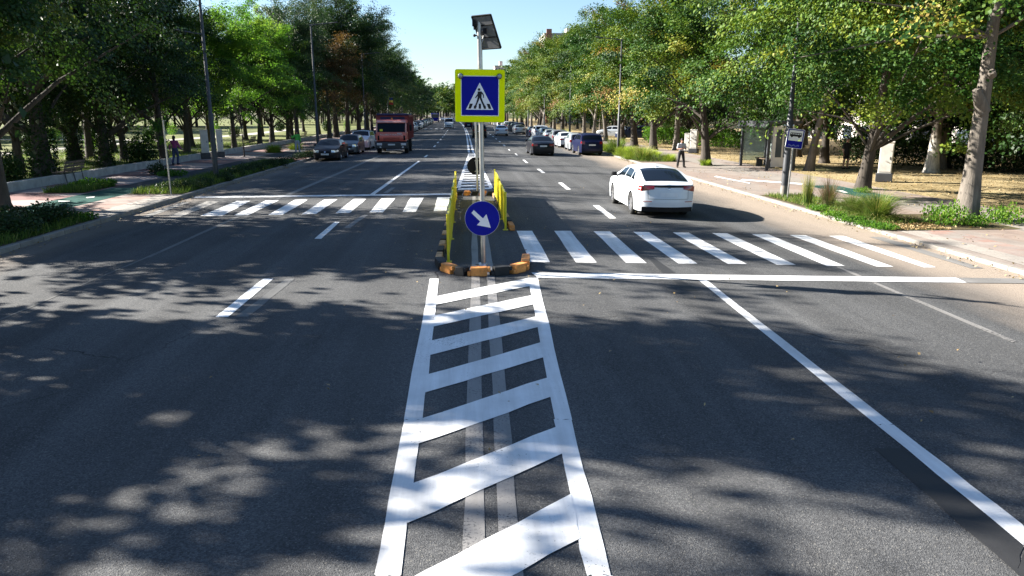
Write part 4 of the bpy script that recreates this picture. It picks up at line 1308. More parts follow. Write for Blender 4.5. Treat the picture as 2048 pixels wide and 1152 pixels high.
# --- the red tipper truck
tr = thing('tipper_truck', 'red tipper truck with raised sides driving towards the camera in the left lanes', 'truck', (-5.62, 57.6, road_z(-5.6)), math.pi)
W = 2.46
cabp = [(-1.3, .95), (.98, .95), (1.06, 1.2), (1.02, 1.62), (.78, 2.38), (.55, 2.58), (-1.2, 2.58), (-1.3, 2.5)]
def yz_plate(mb, poly, x0, x1):
    n = len(poly)
    vs = [(x0, y, z) for y, z in poly] + [(x1, y, z) for y, z in poly]
    return mb.add(vs, [tuple(range(n)), tuple(range(2 * n - 1, n - 1, -1))] + [(i, n + i, n + (i + 1) % n, (i + 1) % n) for i in range(n)])
OFF = -1.06
cab = MB()
yz_plate(cab, [(y + OFF, z) for y, z in cabp], -W / 2 + .06, W / 2 - .06)
cabo = cab.build('cab', M['truck_red'], tr)
bv = cabo.modifiers.new('bevel', 'BEVEL'); bv.width = 0.06; bv.segments = 3; bv.limit_method = 'ANGLE'
def front(name, mat, x0, x1, z0, z1, off, parent, both=False):
    prof = sorted([(z, y) for y, z in cabp[1:6]])
    fy_ = lambda z: np.interp(z, [p[0] for p in prof], [p[1] for p in prof]) + OFF
    out = None
    for sx in ((1, -1) if both else (1,)):
        mb = MB()
        vs = []
        for zz in (z0, (z0 + z1) / 2, z1):
            for x in (x0, x1):
                vs.append((sx * x, fy_(zz) + off, zz))
        for zz in (z0, (z0 + z1) / 2, z1):
            for x in (x0, x1):
                vs.append((sx * x, fy_(zz) - .03, zz))
        mb.add(vs, [(0, 1, 3, 2), (2, 3, 5, 4), (6, 8, 9, 7), (8, 10, 11, 9), (0, 6, 7, 1), (4, 5, 11, 10), (0, 2, 8, 6), (2, 4, 10, 8), (1, 7, 9, 3), (3, 9, 11, 5)])
        out = mb.build(name, mat, parent)
    return out
ws_ = front('windscreen', M['glass'], -1.06, 1.06, 1.66, 2.33, .012, tr)
front('hi_vis_vest', M['fence_yellow'], .66, .88, 1.72, 1.88, .014, ws_)
front('sun_visor', M['pale_red'], -1.1, 1.1, 2.38, 2.52, .10, tr)
front('window_pillar', M['pale_red'], 1.07, 1.16, 1.0, 2.36, .014, tr, True)  # pale edge strips: sun catching the cab is put into their colour
gr_ = front('grille', M['truck_red'], -.80, .80, .98, 1.3, .03, tr)
for k_ in range(4):
    front('grille_slot', M['truck_bed'], -.62, .62, 1.01 + .065 * k_, 1.04 + .065 * k_, .034, gr_)
front('side_vent', M['black'], .92, 1.05, 1.05, 1.4, .02, tr, True)
bm_ = MB().box((0, OFF + .99, .66), (W, .42, .52), bev=.06).build('bumper', M['dark_steel'], tr, True)
for sx in (-1, 1):
    hl_ = MB().box((sx * .92, OFF + 1.205, .74), (.40, .03, .17), bev=.014).build('headlight', M['head'], tr, True)
    MB().box((sx * .85, OFF + 1.205, .52), (.14, .03, .10), bev=.014).build('fog_lamp', M['head'], tr, True)
    mr = MB().tube([(sx * 1.15, OFF + .62, 2.32), (sx * 1.46, OFF + .80, 2.34), (sx * 1.48, OFF + .80, 2.2)], .022, 8).build('mirror_arm', M['dark_steel'], tr, True)
    MB().box((sx * 1.48, OFF + .80, 1.98), (.20, .10, .46), bev=.04).build('mirror', M['black'], mr, True)
    f_ = MB()
    yz_plate(f_, [(y + OFF, z) for y, z in [(-.55, 1.66), (.62, 1.66), (.50, 2.30), (-.55, 2.30)]], sx * (W / 2 - .062), sx * (W / 2 - .05))
    f_.build('side_window', M['glass'], tr)
MB().box((0, OFF + 1.21, .72), (.54, .02, .12)).build('number_plate', M['plate'], tr)
MB().box((0, -3.6, .78), (.9, 5.4, .28)).build('chassis', M['black'], tr)
bed_ = MB()
bed_.box((0, -3.75, 1.1), (W - .1, 4.4, .12))
for sx in (-1, 1):
    bed_.box((sx * (W / 2 - .0), -3.75, 1.95), (.08, 4.5, 1.75))
    for k_ in range(6):
        bed_.box((sx * (W / 2 + .05), -5.8 + k_ * .82, 1.95), (.07, .09, 1.7))
bed_.box((0, -1.52, 1.95), (W, .08, 1.75)).box((0, -5.98, 1.95), (W, .08, 1.75))
bed_.box((0, -1.50, 2.86), (W + .12, .16, .10)).box((0, -5.98, 2.86), (W + .12, .12, .10))
for sx in (-1, 1):
    bed_.box((sx * (W / 2 + .02), -3.75, 2.86), (.12, 4.3, .10))
bo = bed_.build('tipper_body', M['truck_bed'], tr)
MB().box((0, -3.4, 2.97), (W + .06, 3.9, .10), bev=.03).tube([(-1.2, -1.44, 2.96), (1.2, -1.44, 2.96)], .085, 10).build('rolled_tarpaulin', M['tarp'], bo, True)
MB().box((0, -1.46, 2.68), (1.9, .04, .22)).build('headboard', M['tarp'], bo)
MB().tube([(0, OFF + .1, 2.58), (0, OFF + .1, 2.72)], .06, 10).build('beacon', M['orange'], tr, True)
ty_, rm_, dk_ = wheel_meshes(.50, .30, 8)
for ya, sxs in ((OFF - .02, (1, -1)), (-4.6, (1, -1))):
    for sx in sxs:
        a_ = MB(); a_.v, a_.f, a_.m = list(ty_.v), list(ty_.f), list(ty_.m)
        wo = a_.build('wheel', M['tyre'], tr, True)
        wo.location = (sx * (W / 2 - .17), ya, .50)
        wo.rotation_euler = (0, 0, 0 if sx > 0 else math.pi)
        b_2 = MB(); b_2.v, b_2.f, b_2.m = list(rm_.v), list(rm_.f), list(rm_.m)
        b_2.build('rim', M['grey_steel'], wo, True, 30)
MB().box((0, OFF - .02, .98), (W - .06, 1.2, .16), bev=.05).build('mudguard', M['black'], tr, True)
text_mesh('POLARIS M HOLDING', .18, 'lettering', M['plate'], tr, (0, OFF + 1.02 + .036, 1.46), (R(90), 0, math.pi), 1.0)
MB().box((-.62, OFF + 1.05 + .01, 1.57), (.36, .02, .04)).build('maker_badge', M['plate'], tr)

# far dark blue bus
bus = thing('bus', 'dark blue bus or lorry at the far end of the left-hand parked row', 'bus', (-8.0 + sh(262), 262, road_z(-8)), math.pi + .03)
bb = MB().box((0, 0, 1.75), (2.5, 10, 2.7), bev=.15).build('body', M['sign_blue'], bus, True)
MB().box((0, 5.02, 2.1), (2.2, .04, 1.1)).build('windscreen', M['win'], bus)
MB().box((0, 5.02, 2.85), (1.7, .04, .22)).build('destination_board', M['plate'], bus)
for sx in (-1, 1):
    MB().box((sx * 1.26, -.3, 2.1), (.03, 8.8, .9)).build('window_band', M['win'], bus)
    for yy in (-3, 3):
        MB().lathe([(.01, -.14), (.48, -.14), (.48, .14), (.01, .14)], Matrix.Translation((sx * 1.1, yy, .48)) @ Matrix.Rotation(R(90), 4, 'Y'), 18).build('wheel', M['tyre'], bus)
    MB().box((sx * .9, 5.03, .8), (.35, .03, .16)).build('headlight', M['head'], bus)
# ------------------------------------------------------------------ street furniture
def lamp_post(x, y, label, h=9.6, arm=1.0, side=False, colr='dark_steel', foot=False, armlow=True):
    x += sh(y)
    t = thing('street_lamp', label, 'street lamp', (x, y, gz(x - sh(y), y)), 0, 'street lamps')
    MB().tube([(0, 0, 0), (0, 0, 3.0), (0, 0, 3.05), (0, 0, h)], [0.125, 0.115, 0.085, 0.055], 14).build('post', M[colr], t, True)
    if foot:
        MB().tube([(0, 0, 0), (0, 0, 0.42)], 0.135, 14).build('foot', M['kerb'], t, True)
    else:
        MB().tube([(0, 0, 0), (0, 0, 0.12)], 0.15, 14).build('foot', M['concrete'], t, True)
    a = MB().tube([(-0.12 * arm, 0, h - .02), (arm * 1.0, 0, h + .10), (arm * 1.6, 0, h + .16)], [.045, .035, .03], 8).build('arm', M[colr], t, True)
    MB().box((arm * 1.75, 0, h + .17), (.62, .24, .07), Matrix.Rotation(R(-6 * arm), 4, 'Y'), bev=.03).build('lantern', M[colr], a, True)
    if armlow:
        a = MB().tube([(0, 0, h * .70), (-arm * .75, 0, h * .70 + .12)], .03, 8).build('arm', M[colr], t, True)
        MB().box((-arm * 1.0, 0, h * .70 + .17), (.55, .22, .07), Matrix.Rotation(R(10 * arm), 4, 'Y'), bev=.03).build('lantern', M[colr], a, True)
    return t
lamp_post(-12.0, 36.2, 'thick dark street lamp nearest on the left, beside the low shrubs', 9.4)
lamp_post(-11.9, 18.0, 'dark street lamp standing just outside the left edge of the view', 9.4)
lamp_post(-11.6, 59.5, 'second dark street lamp on the left, behind the black sedan', 9.6, armlow=False)
lamp_post(-11.6, 88, 'third dark street lamp on the left, behind the red truck', 9.6, armlow=False)
l4 = lamp_post(-11.6, 116, 'street lamp on the left carrying the small tricolour flag', 9.6, armlow=False)
for i, y in enumerate((144, 172)):
    lamp_post(-11.6, y, '%s street lamp on the left beyond the flag' % ordw(i), 9.6, armlow=False)
p = at(1567, 393)
lamp_post(p.x, p.y, 'grey street lamp with white foot beside the bus stop sign', 6.5, -1.0, colr='grey_steel', foot=True, armlow=False)
for i, y in enumerate((58.5, 86, 113, 140)):
    lamp_post(12.3, y, '%s grey street lamp on the right beyond the bus stop sign' % ordw(i), 8.6, -1.0, colr='grey_steel', armlow=False)
# flag
fp = Vector((-11.6 + sh(116), 116, gz(-11.6, 116)))
fl_ = thing('flag', 'small blue, yellow and red flag hanging from a lamp post above the truck', 'flag', fp + Vector((0, 0, 3.8)))
MB().tube([(.05, 0, 1.55), (1.1, 0, 1.62)], .02, 8).build('staff', M['galv'], fl_)
for k_, nm in enumerate(('flag_b', 'flag_y', 'flag_r')):
    vs, fs = [], []
    for i in range(7):
        for j in range(2):
            vs.append((.22 + i * .10, .06 * math.sin(i * 1.5), 1.55 - (k_ + j) * .34 - .01 * i))
    for i in range(6):
        fs.append((2 * i, 2 * i + 1, 2 * i + 3, 2 * i + 2))
    MB().add(vs, fs).build('stripe', M[nm], fl_, True)

# bus stop sign
p = at(1574.5, 398)
bs = thing('bus_stop_sign', 'blue and white bus stop sign on a thin leaning pole beside the grey lamp post', 'road sign', p)
tp_ = at_y(1590, 258, p.y) - p
MB().tube([(0, 0, 0), tp_ * .5, tp_ + Vector((0, 0, .05))], .028, 10).build('pole', M['galv'], bs, True)
cc = at_y(1590, 277.5, p.y - .04) - p
sw_ = (at_y(1606, 277, p.y) - at_y(1573.5, 277, p.y)).length
sh_ = (at_y(1590, 258, p.y) - at_y(1590, 296.5, p.y)).length
Tb = Matrix.Translation((cc.x, -.04, cc.z)) @ Matrix.Rotation(R(6), 4, 'Y') @ Matrix.Rotation(R(-8), 4, 'Z')
bb_ = MB().plate(rrect(sw_, sh_, .04), -.012, .012, Tb).build('board', M['sign_white'], bs)
MB().plate(rrect(sw_ * .95, sh_ * .955, .03), -.016, -.0125, Tb).build('blue_field', M['sign_blue'], bb_)
Tw = Tb @ Matrix.Translation((0, 0, sh_ * .16))
MB().plate(rrect(sw_ * .82, sh_ * .54, .015), -.020, -.0165, Tw).build('white_panel', M['sign_white'], bb_)
u_ = sw_ / 32
ic = MB()
def ip(pts, y0=-.0235, y1=-.0205):
    ic.plate([(x * u_, z * u_) for x, z in pts], y0, y1, Tw)
ip([(-11, -1.6), (11, -1.6), (11.2, 2.2), (-11, 2.2)])
ip([(-10.6, 3.8), (-9.5, 5.2), (10.6, 5.2), (11.2, 3.8)])
for x in (-10.8, -6.6, -2.2, 2.2, 6.6, 10.4):
    ip([(x - .45, 2.2), (x + .45, 2.2), (x + .45, 3.9), (x - .45, 3.9)])
for x in (-7, 6.6):
    ip([(x + 2.0 * math.cos(t * math.pi / 6), -1.8 + 2.0 * math.sin(t * math.pi / 6)) for t in range(12)], -.0265, -.0238)
ic.build('bus_symbol', M['cloth_black'], bb_)
sc_ = MB()
random.seed(3)
pts = [(-11 + i * 1.1, -13.2 + (2.4 if i % 2 else -1.6) * (0.6 + .5 * math.sin(i * 2.3))) for i in range(20)]
for a_, b_ in zip(pts, pts[1:]):
    sc_.tube([Tb @ Vector((a_[0] * u_, -.018, a_[1] * u_)), Tb @ Vector((b_[0] * u_, -.018, b_[1] * u_))], .007, 4)
sc_.build('scribble', M['scribble'], bb_)

# bus shelter
p0 = at(1481, 330.5)
sl = thing('bus_shelter', 'glass and dark steel bus shelter with bench under the trees', 'bus shelter', (p0.x, p0.y, ZR), R(-90))
for nm, (x, y) in (('a', (0, 0)), ('b', (3.9, 0)), ('c', (0, 1.5)), ('d', (3.9, 1.5))):
    MB().box((x, y, 1.25), (.14, .14, 2.5)).build('post', M['dark_steel'], sl)
MB().box((1.95, .72, 2.58), (4.5, 2.0, .14), bev=.03).build('roof', M['grey_steel'], sl, True)
MB().box((1.95, -.22, 2.42), (4.3, .10, .20)).build('fascia', M['grey_steel'], sl)
for x in (.68, 1.95, 3.22):
    gl = MB().box((x, 1.52, 1.30), (1.2, .012, 2.0)).build('glass_pane', M['clear_glass'], sl)
MB().box((0, .75, 1.30), (.012, 1.3, 2.0)).build('glass_pane', M['clear_glass'], sl)
pf = MB().box((3.92, .78, 1.28), (.10, 1.15, 2.2)).build('timetable_frame', M['cabinet'], sl)
MB().box((3.975, .55, 1.45), (.012, .34, 1.5)).build('dark_pane', M['win'], pf)
MB().box((3.975, 1.0, 1.45), (.012, .34, 1.5)).build('dark_pane', M['win'], pf)
bn = MB().box((1.3, 1.0, .47), (2.2, .42, .05)).build('bench', M['wood'], sl)
for x in (.4, 2.2):
    MB().box((x, 1.0, .22), (.08, .38, .44)).build('bench_leg', M['dark_steel'], bn)

# utility cabinets on dark plinths
def cabinet(px, py, wd, dp, ht, rz, label, plinth=.38, tone='cabinet'):
    p = at(px, py)
    t = thing('utility_cabinet', label, 'cabinet', (p.x, p.y, p.z), rz, 'pale cabinets on plinths')
    MB().box((0, 0, plinth / 2), (wd * 1.25, dp * 1.4, plinth), bev=.02).build('plinth', M['dark_steel'], t, True)
    c = MB().box((0, 0, plinth + ht / 2), (wd, dp, ht), bev=.02).build('housing', M[tone], t, True)
    MB().box((0, 0, plinth + ht + .02), (wd * 1.06, dp * 1.08, .05), bev=.012).build('lid', M[tone], t, True)
    d = MB().box((0, -dp / 2 - .006, plinth + ht * .5), (wd * .86, .015, ht * .88)).build('door', M[tone], t)
    MB().box((wd * .3, -dp / 2 - .02, plinth + ht * .5), (.03, .03, .12)).build('handle', M['dark_steel'], d)
    return t
cabinet(1767, 363, .56, .50, 1.4, R(-32), 'tall white cabinet on a black plinth on the dry lawn, right of the grass clump')
cabinet(1387, 306, .55, .5, 1.45, R(-32), 'pale cabinet on the lawn behind the standing man', .34)
cabinet(1374, 303.5, .42, .4, 1.35, R(-32), 'slim white cabinet left of the pale one behind the standing man', .1)
cabinet(412, 317, .50, .42, 1.5, R(20), 'white cabinet by the low wall, left of the nearest street lamp')
cabinet(442, 314, .42, .4, 1.5, R(20), 'white cabinet by the low wall, just right of the nearest street lamp')

# low wall along the park
lw = extr('low_wall', M['concrete'], [(XLW - .02, -.5), (XLW - .02, ZL + .34), (XLW - .03, ZL + .355), (XLW - .34, ZL + .355), (XLW - .35, ZL + .34), (XLW - .35, -.5)], 14, 330)
tag(lw, 'long low grey concrete wall between the left pavement and the park', 'low wall')

def bench(px, py, rz, label, L=1.9):
    p = at(px, py)
    t = thing('park_bench', label, 'bench', p, rz, 'park benches')
    s = MB()
    for k_ in range(4):
        s.box((0, -.18 + k_ * .125, .45), (L, .10, .035), bev=.008)
    s.build('seat', M['wood'], t)
    b = MB()
    for k_ in range(3):
        b.box((0, .30 + k_ * .035, .58 + k_ * .145), (L, .035, .11), Matrix.Rotation(R(-14), 4, 'X'), bev=.008)
    b.build('backrest', M['wood'], t)
    for x in (-L * .42, 0, L * .42):
        MB().tube([(x, -.26, 0), (x, -.22, .43), (x, .22, .43), (x, .40, .95)], .022, 8).tube([(x, .30, 0), (x, .24, .43)], .022, 8).build('leg', M['dark_steel'], t, True)
    for x in (-L * .47, L * .47):
        MB().tube([(x, -.24, .43), (x, -.24, .66), (x, .28, .68)], .02, 8).build('armrest', M['dark_steel'], t, True)
    return t
bench(138, 362, R(-88), 'dark wooden bench in front of the low wall, nearest bench on the left')
bench(606, 279, R(-88), 'wooden bench farther along the low wall behind the parked cars')
bench(500, 294, R(-88), 'small bench by the low wall near a slender young tree')

# grey pole seen edge-on, with a sign edge
p = at(342, 389)
ep = thing('sign_pole', 'thin leaning grey pole standing at the left crossing', 'road sign', p)
te = at_y(326, 240, p.y) - p
MB().tube([(0, 0, 0), te * .5, te], .03, 10).build('pole', M['galv'], ep, True)
for k_ in (.99, .80):
    MB().box((te.x * k_ + .03, 0, te.z * k_), (.12, .05, .03)).build('bracket', M['galv'], ep)

# ------------------------------------------------------------------ people
def skinned(chains, name, mat, parent, lv=1):
    """one smooth closed surface round tapering limbs; chains = [[(joint, radius), ...], ...]"""
    mb = MB()
    for ch in chains:
        for (p, r), (q, s_) in zip(ch, ch[1:]):
            p, q = Vector(p), Vector(q)
            r = np.array(r if isinstance(r, tuple) else (r, r)); s_ = np.array(s_ if isinstance(s_, tuple) else (s_, s_))
            n = max(2, int((q - p).length / .025) + 1)
            for i in range(n + 1):
                k_ = r + (s_ - r) * i / n
                m_ = float(k_.min())
                mb.ball(p.lerp(q, i / n), 1.0, 10, 7, (k_[0], k_[1], (m_ + float(k_.mean())) / 2))
    o = mb.build(name, mat, None, True)
    rm_ = o.modifiers.new('remesh', 'REMESH')
    rm_.mode = 'VOXEL'
    rm_.voxel_size = .014
    sm = o.modifiers.new('smooth', 'SMOOTH')
    sm.iterations = 4
    bpy.context.view_layer.update()
    me2 = bpy.data.meshes.new_from_object(o.evaluated_get(bpy.context.evaluated_depsgraph_get()))
    bpy.data.objects.remove(o)
    me2.name = name
    me2.materials.clear()
    me2.materials.append(mat)
    me2.polygons.foreach_set('use_smooth', [True] * len(me2.polygons))
    o = bpy.data.objects.new(name, me2)
    COL.objects.link(o)
    o.parent = parent
    return o

def person(label, loc_, rz, J, top, legs, shoe='black', hair='hair', ht=1.0, shorts=False, sleeves=.55, held=None, group=None):
    """J: joint positions for a 1.7 m figure facing -Y"""
    t = thing('person', label, 'person', loc_, rz, group)
    t.scale = (ht,) * 3
    V = lambda k_: tuple(J[k_])
    ch = [[(V('pelvis'), (.15, .11)), (V('waist'), (.135, .10)), (V('chest'), (.155, .105)), (V('neckb'), (.075, .07)), (V('neck'), .052), (V('chin'), (.066, .075)), (V('head'), (.078, .095)), (V('crown'), (.055, .065))]]
    for s_ in 'lr':
        ch.append([(V('pelvis'), (.15, .11)), (V('hip' + s_), .088), (V('knee' + s_), .058), (V('calf' + s_), .058), (V('ank' + s_), .040), (V('toe' + s_), (.045, .03))])
        ch.append([(V('chest'), (.155, .105)), (V('sho' + s_), .062), (V('elb' + s_), .043), (V('wri' + s_), .029), (V('palm' + s_), (.034, .018))])
    body = skinned(ch, 'body', M['skin'], t, 2)
    # fingers, ears and nose belong to the same body mesh
    fb = MB()
    for s_ in 'lr':
        wv, pv = Vector(J['wri' + s_]), Vector(J['palm' + s_])
        d = (pv - wv).normalized()
        sd_ = d.cross(Vector((0, 1, 0.2))).normalized()
        cu = d.cross(sd_).normalized()
        for k_, ln in enumerate((.070, .080, .075, .060)):
            a = pv + d * .02 + sd_ * (-.028 + .019 * k_)
            fb.tube([a, a + d * ln * .45 + cu * .006, a + d * ln * .75 + cu * .022, a + d * ln * .85 + cu * .04], [.009, .0085, .008, .006], 6)
        a = wv + d * .03 + sd_ * -.03
        fb.tube([a, a + d * .03 - sd_ * .025, a + d * .06 - sd_ * .028 + cu * .01], [.011, .010, .007], 6)
    hd = Vector(J['head'])
    f_ = (Vector(J['face']) - hd).normalized()
    sdv = f_.cross(Vector((0, 0, 1))).normalized()
    fb.tube([hd + f_ * .085 + Vector((0, 0, .02)), hd + f_ * .115 + Vector((0, 0, -.02)), hd + f_ * .088 + Vector((0, 0, -.03))], [.008, .014, .010], 6)
    for s_ in (-1, 1):
        fb.ball(hd + sdv * s_ * .080 + Vector((0, 0, -.005)), .022, 8, 6, (.5, .8, 1.3))
    fo = fb.build('hand', M['skin'], None, True)
    bm = bmesh.new(); bm.from_mesh(body.data); bm.from_mesh(fo.data); bm.to_mesh(body.data); bm.free()
    bpy.data.objects.remove(fo)
    body.data.polygons.foreach_set('use_smooth', [True] * len(body.data.polygons))
    fe = MB()
    for s_ in (-1, 1):
        fe.ball(hd + f_ * .088 + sdv * s_ * .032 + Vector((0, 0, .015)), .010, 6, 5)
    fe.tube([hd + f_ * .092 - sdv * .022 + Vector((0, 0, -.058)), hd + f_ * .097 + Vector((0, 0, -.06)), hd + f_ * .092 + sdv * .022 + Vector((0, 0, -.058))], .005, 5)
    fe.build('eyes_and_mouth', M['hair'], t)
    # clothes as close shells
    def sw(a, k_):
        return tuple(x + k_ for x in a) if isinstance(a, tuple) else a + k_
    lerp = lambda a, b, u: tuple(np.array(J[a]) * (1 - u) + np.array(J[b]) * u)
    tch = [[(lerp('pelvis', 'waist', .25), (.165, .125)), (V('waist'), (.155, .12)), (V('chest'), (.172, .122)), (lerp('chest', 'neckb', .8), (.10, .085))]]
    for s_ in 'lr':
        e = [(V('chest'), (.172, .122)), (V('sho' + s_), .078)]
        if sleeves >= 1:
            e += [(V('elb' + s_), .060), (lerp('elb' + s_, 'wri' + s_, .85), .046)]
        else:
            e += [(lerp('sho' + s_, 'elb' + s_, sleeves + .2), .068)]
        tch.append(e)
    skinned(tch, 'shirt', M[top], t, 2)
    lch = []
    for s_ in 'lr':
        e = [(lerp('pelvis', 'waist', .3), (.165, .125)), (V('pelvis'), (.168, .125)), (V('hip' + s_), .105)]
        if shorts:
            e += [(lerp('hip' + s_, 'knee' + s_, .62), .095)]
        else:
            e += [(V('knee' + s_), .080), (V('calf' + s_), .078), (lerp('calf' + s_, 'ank' + s_, .92), .074)]
        lch.append(e)
    skinned(lch, 'shorts' if shorts else 'trousers', M[legs], t, 2)
    for s_ in 'lr':
        a, b = Vector(J['ank' + s_]), Vector(J['toe' + s_])
        m_ = (a + b) / 2
        MB().ball((m_.x, m_.y, .05), .1, 10, 7, (.52, .52, .48)).ball((b.x, b.y, .04), .1, 10, 7, (.55, .8, .38)).ball((a.x, a.y + .02, .045), .1, 8, 6, (.45, .5, .42)).build('shoe', M[shoe], t, True)
    hb_ = MB().ball(hd - f_ * .018 + Vector((0, 0, .035)), .108, 14, 9, (.86, 1.0, .90))
    if hair == 'long':
        hb_.ball(hd - f_ * .055 + Vector((0, 0, -.06)), .09, 12, 8, (.95, .6, 1.3))
    hb_.build('hair', M['hair'], t, True)
    return t
def stand():
    J = dict(pelvis=(0, 0, .93), waist=(0, 0, 1.08), chest=(0, .01, 1.29), neckb=(0, .02, 1.42), neck=(0, .015, 1.47), chin=(0, -.015, 1.535), head=(0, -.01, 1.60), crown=(0, .01, 1.665), face=(0, -.12, 1.59))
    for s_, k_ in (('l', 1), ('r', -1)):
        J['hip' + s_] = (.095 * k_, 0, .86); J['knee' + s_] = (.12 * k_, -.015, .48); J['calf' + s_] = (.13 * k_, .01, .33); J['ank' + s_] = (.14 * k_, .025, .09); J['toe' + s_] = (.165 * k_, -.11, .035)
        J['sho' + s_] = (.185 * k_, .01, 1.36); J['elb' + s_] = (.24 * k_, .03, 1.09); J['wri' + s_] = (.24 * k_, -.04, .86); J['palm' + s_] = (.24 * k_, -.06, .78)
    return J
J = stand()   # man looking at his phone
J.update(elbl=(.26, -.02, 1.10), wril=(.09, -.24, 1.13), palml=(.03, -.27, 1.15), elbr=(-.26, -.02, 1.10), wrir=(-.10, -.23, 1.11), palmr=(-.04, -.27, 1.13),
         chin=(0, -.06, 1.525), head=(0, -.055, 1.59), crown=(0, -.02, 1.655), face=(0, -.16, 1.56), kneel=(.16, -.015, .48), calfl=(.19, .01, .33), ankl=(.21, .025, .09), toel=(.25, -.10, .035), kneer=(-.15, -.015, .48), calfr=(-.17, .01, .33), ankr=(-.19, .025, .09), toer=(-.23, -.10, .035))
pm_ = person('man in a pale grey shirt and black trousers standing on the right pavement looking down', at(1361, 335), R(4), J, 'shirt_grey', 'cloth_black', ht=.97)
ph = at(1361, 335)
phn = thing('phone', 'small dark phone held in both hands by the standing man', 'phone', (ph.x - .01, ph.y - .28, ph.z + 1.15))
MB().box((0, 0, 0), (.075, .012, .15), Matrix.Rotation(R(-50), 4, 'X'), bev=.004).build('case', M['black'], phn)
J = stand()   # woman in magenta walking away along the wall
J.update(kneer=(-.10, -.10, .50), calfr=(-.10, -.06, .34), ankr=(-.10, .02, .10), toer=(-.10, -.12, .05), kneel=(.09, .05, .48), calfl=(.09, .16, .34), ankl=(.09, .24, .13), toel=(.09, .14, .04),
         elbl=(.25, .12, 1.12), wril=(.28, .10, .90), palml=(.28, .08, .82), elbr=(-.25, -.06, 1.10), wrir=(-.38, -.10, .92), palmr=(-.43, -.12, .86))
person('woman in a magenta top and blue jeans walking away along the low park wall', at(353, 329), R(170), J, 'pink', 'denim', hair='long', ht=1.0, sleeves=1)
J = stand()   # person in shorts under the trees
J.update(elbl=(.27, .02, 1.10), wril=(.20, -.16, .98), palml=(.17, -.20, .95))
person('person in dark top and dark shorts standing in shade under the right-hand trees', at(1690, 338), R(15), J, 'cloth_black', 'cloth_black', ht=1.02, shorts=True)
J = stand()   # person in bright green
J.update(elbr=(-.33, -.04, 1.16), wrir=(-.42, -.06, 1.36), palmr=(-.44, -.07, 1.43))
person('person in a bright green top standing on the left pavement behind the second lamp post', (-13.0, 58.5, ZL), R(10), J, 'cloth_green', 'shirt_grey', ht=1.0, sleeves=1)

# ------------------------------------------------------------------ buildings
def block(name, label, x, y, wd, dp, ht, floors, cols, mat='facade', rz=0, trim='brickred', z0=-.6):
    t = thing(name, label, 'building', (x, y, z0), rz)
    MB().box((0, 0, ht / 2), (wd, dp, ht)).build('wall', M[mat], t)
    MB().box((0, 0, ht + .25), (wd + .5, dp + .5, .5)).build('roof', M['concrete'], t)
    MB().box((wd * .1, dp * .1, ht + 1.6), (wd * .3, dp * .3, 2.4)).build('stair_tower', M[mat], t)
    fh = ht / floors
    n = 0
    for f in range(floors):
        z = f * fh + fh * .52
        for fc in range(2):
            m_ = cols if fc == 0 else max(2, int(cols * dp / wd))
            for k_ in range(m_):
                if n > 95:
                    break
                if fc == 0:
                    x_ = -wd / 2 + wd * (k_ + .5) / m_
                    o = MB().box((x_, -dp / 2 - .01, z), (wd / m_ * .55, .08, fh * .5)).build('window', M['win'], t)
                    MB().box((x_, -dp / 2 - .08, z - fh * .30), (wd / m_ * .62, .22, .1)).build('sill', M['concrete'], o)
                else:
                    y_ = -dp / 2 + dp * (k_ + .5) / m_
                    o = MB().box((-wd / 2 - .01, y_, z), (.08, dp / m_ * .55, fh * .5)).build('window', M['win'], t)
                    MB().box((-wd / 2 - .08, y_, z - fh * .30), (.22, dp / m_ * .62, .1)).build('sill', M['concrete'], o)
                n += 1
    return t
def far_block(name, label, pxl, pxr, pytop, y, floors, cols, mat, dp=14, rz=0):
    a, b = at_y(pxl, pytop, y), at_y(pxr, pytop, y)
    return block(name, label, (a.x + b.x) / 2, y + dp / 2, b.x - a.x, dp, a.z + .6 - .5, floors, cols, mat, rz)
tb = far_block('apartment_block', 'pale apartment block with brick-red corner rising above the right-hand trees', 1090, 1200, 66, 230, 9, 5, 'facade', 16)
a_ = at_y(1098, 66, 230)
MB().box((a_.x - tb.location.x, -8.3, 14), (1.6, .5, 28.5)).build('corner_band', M['brickred'], tb)
far_block('apartment_block', 'low brown-roofed block just right of the crossing sign behind trees', 990, 1012, 131, 330, 7, 4, 'facade_pink', 14)
far_block('apartment_block', 'pale tower farthest off, just left of the crossing sign', 900, 925, 183, 800, 10, 4, 'facade', 20)
far_block('apartment_block', 'pinkish block with dark balconies left of the far pale tower', 884.5, 898, 195, 760, 8, 3, 'facade_pink', 20)
block('apartment_block', 'pale building glimpsed behind the dark trees at the right edge', 52, 66, 16, 70, 14, 5, 5, 'facade', 0)
# ------------------------------------------------------------------ plants
def cards(name, C_, U, Wv, ln, wd, tone, mat, parent=None, kite=0.0):
    """leaf-shaped faces: centres, long axes, short axes, sizes, tones"""
    n = len(C_)
    ln, wd = ln.reshape(-1, 1), wd.reshape(-1, 1)
    nrm = np.cross(U, Wv)
    v = np.empty((n, 4, 3), np.float32)
    v[:, 0] = C_ - U * ln / 2
    v[:, 1] = C_ + Wv * wd / 2 + nrm * wd * kite - U * ln * .06
    v[:, 2] = C_ + U * ln / 2
    v[:, 3] = C_ - Wv * wd / 2 + nrm * wd * kite - U * ln * .06
    return quads_mesh(name, v.reshape(-1, 3), n, tone, mat, parent)

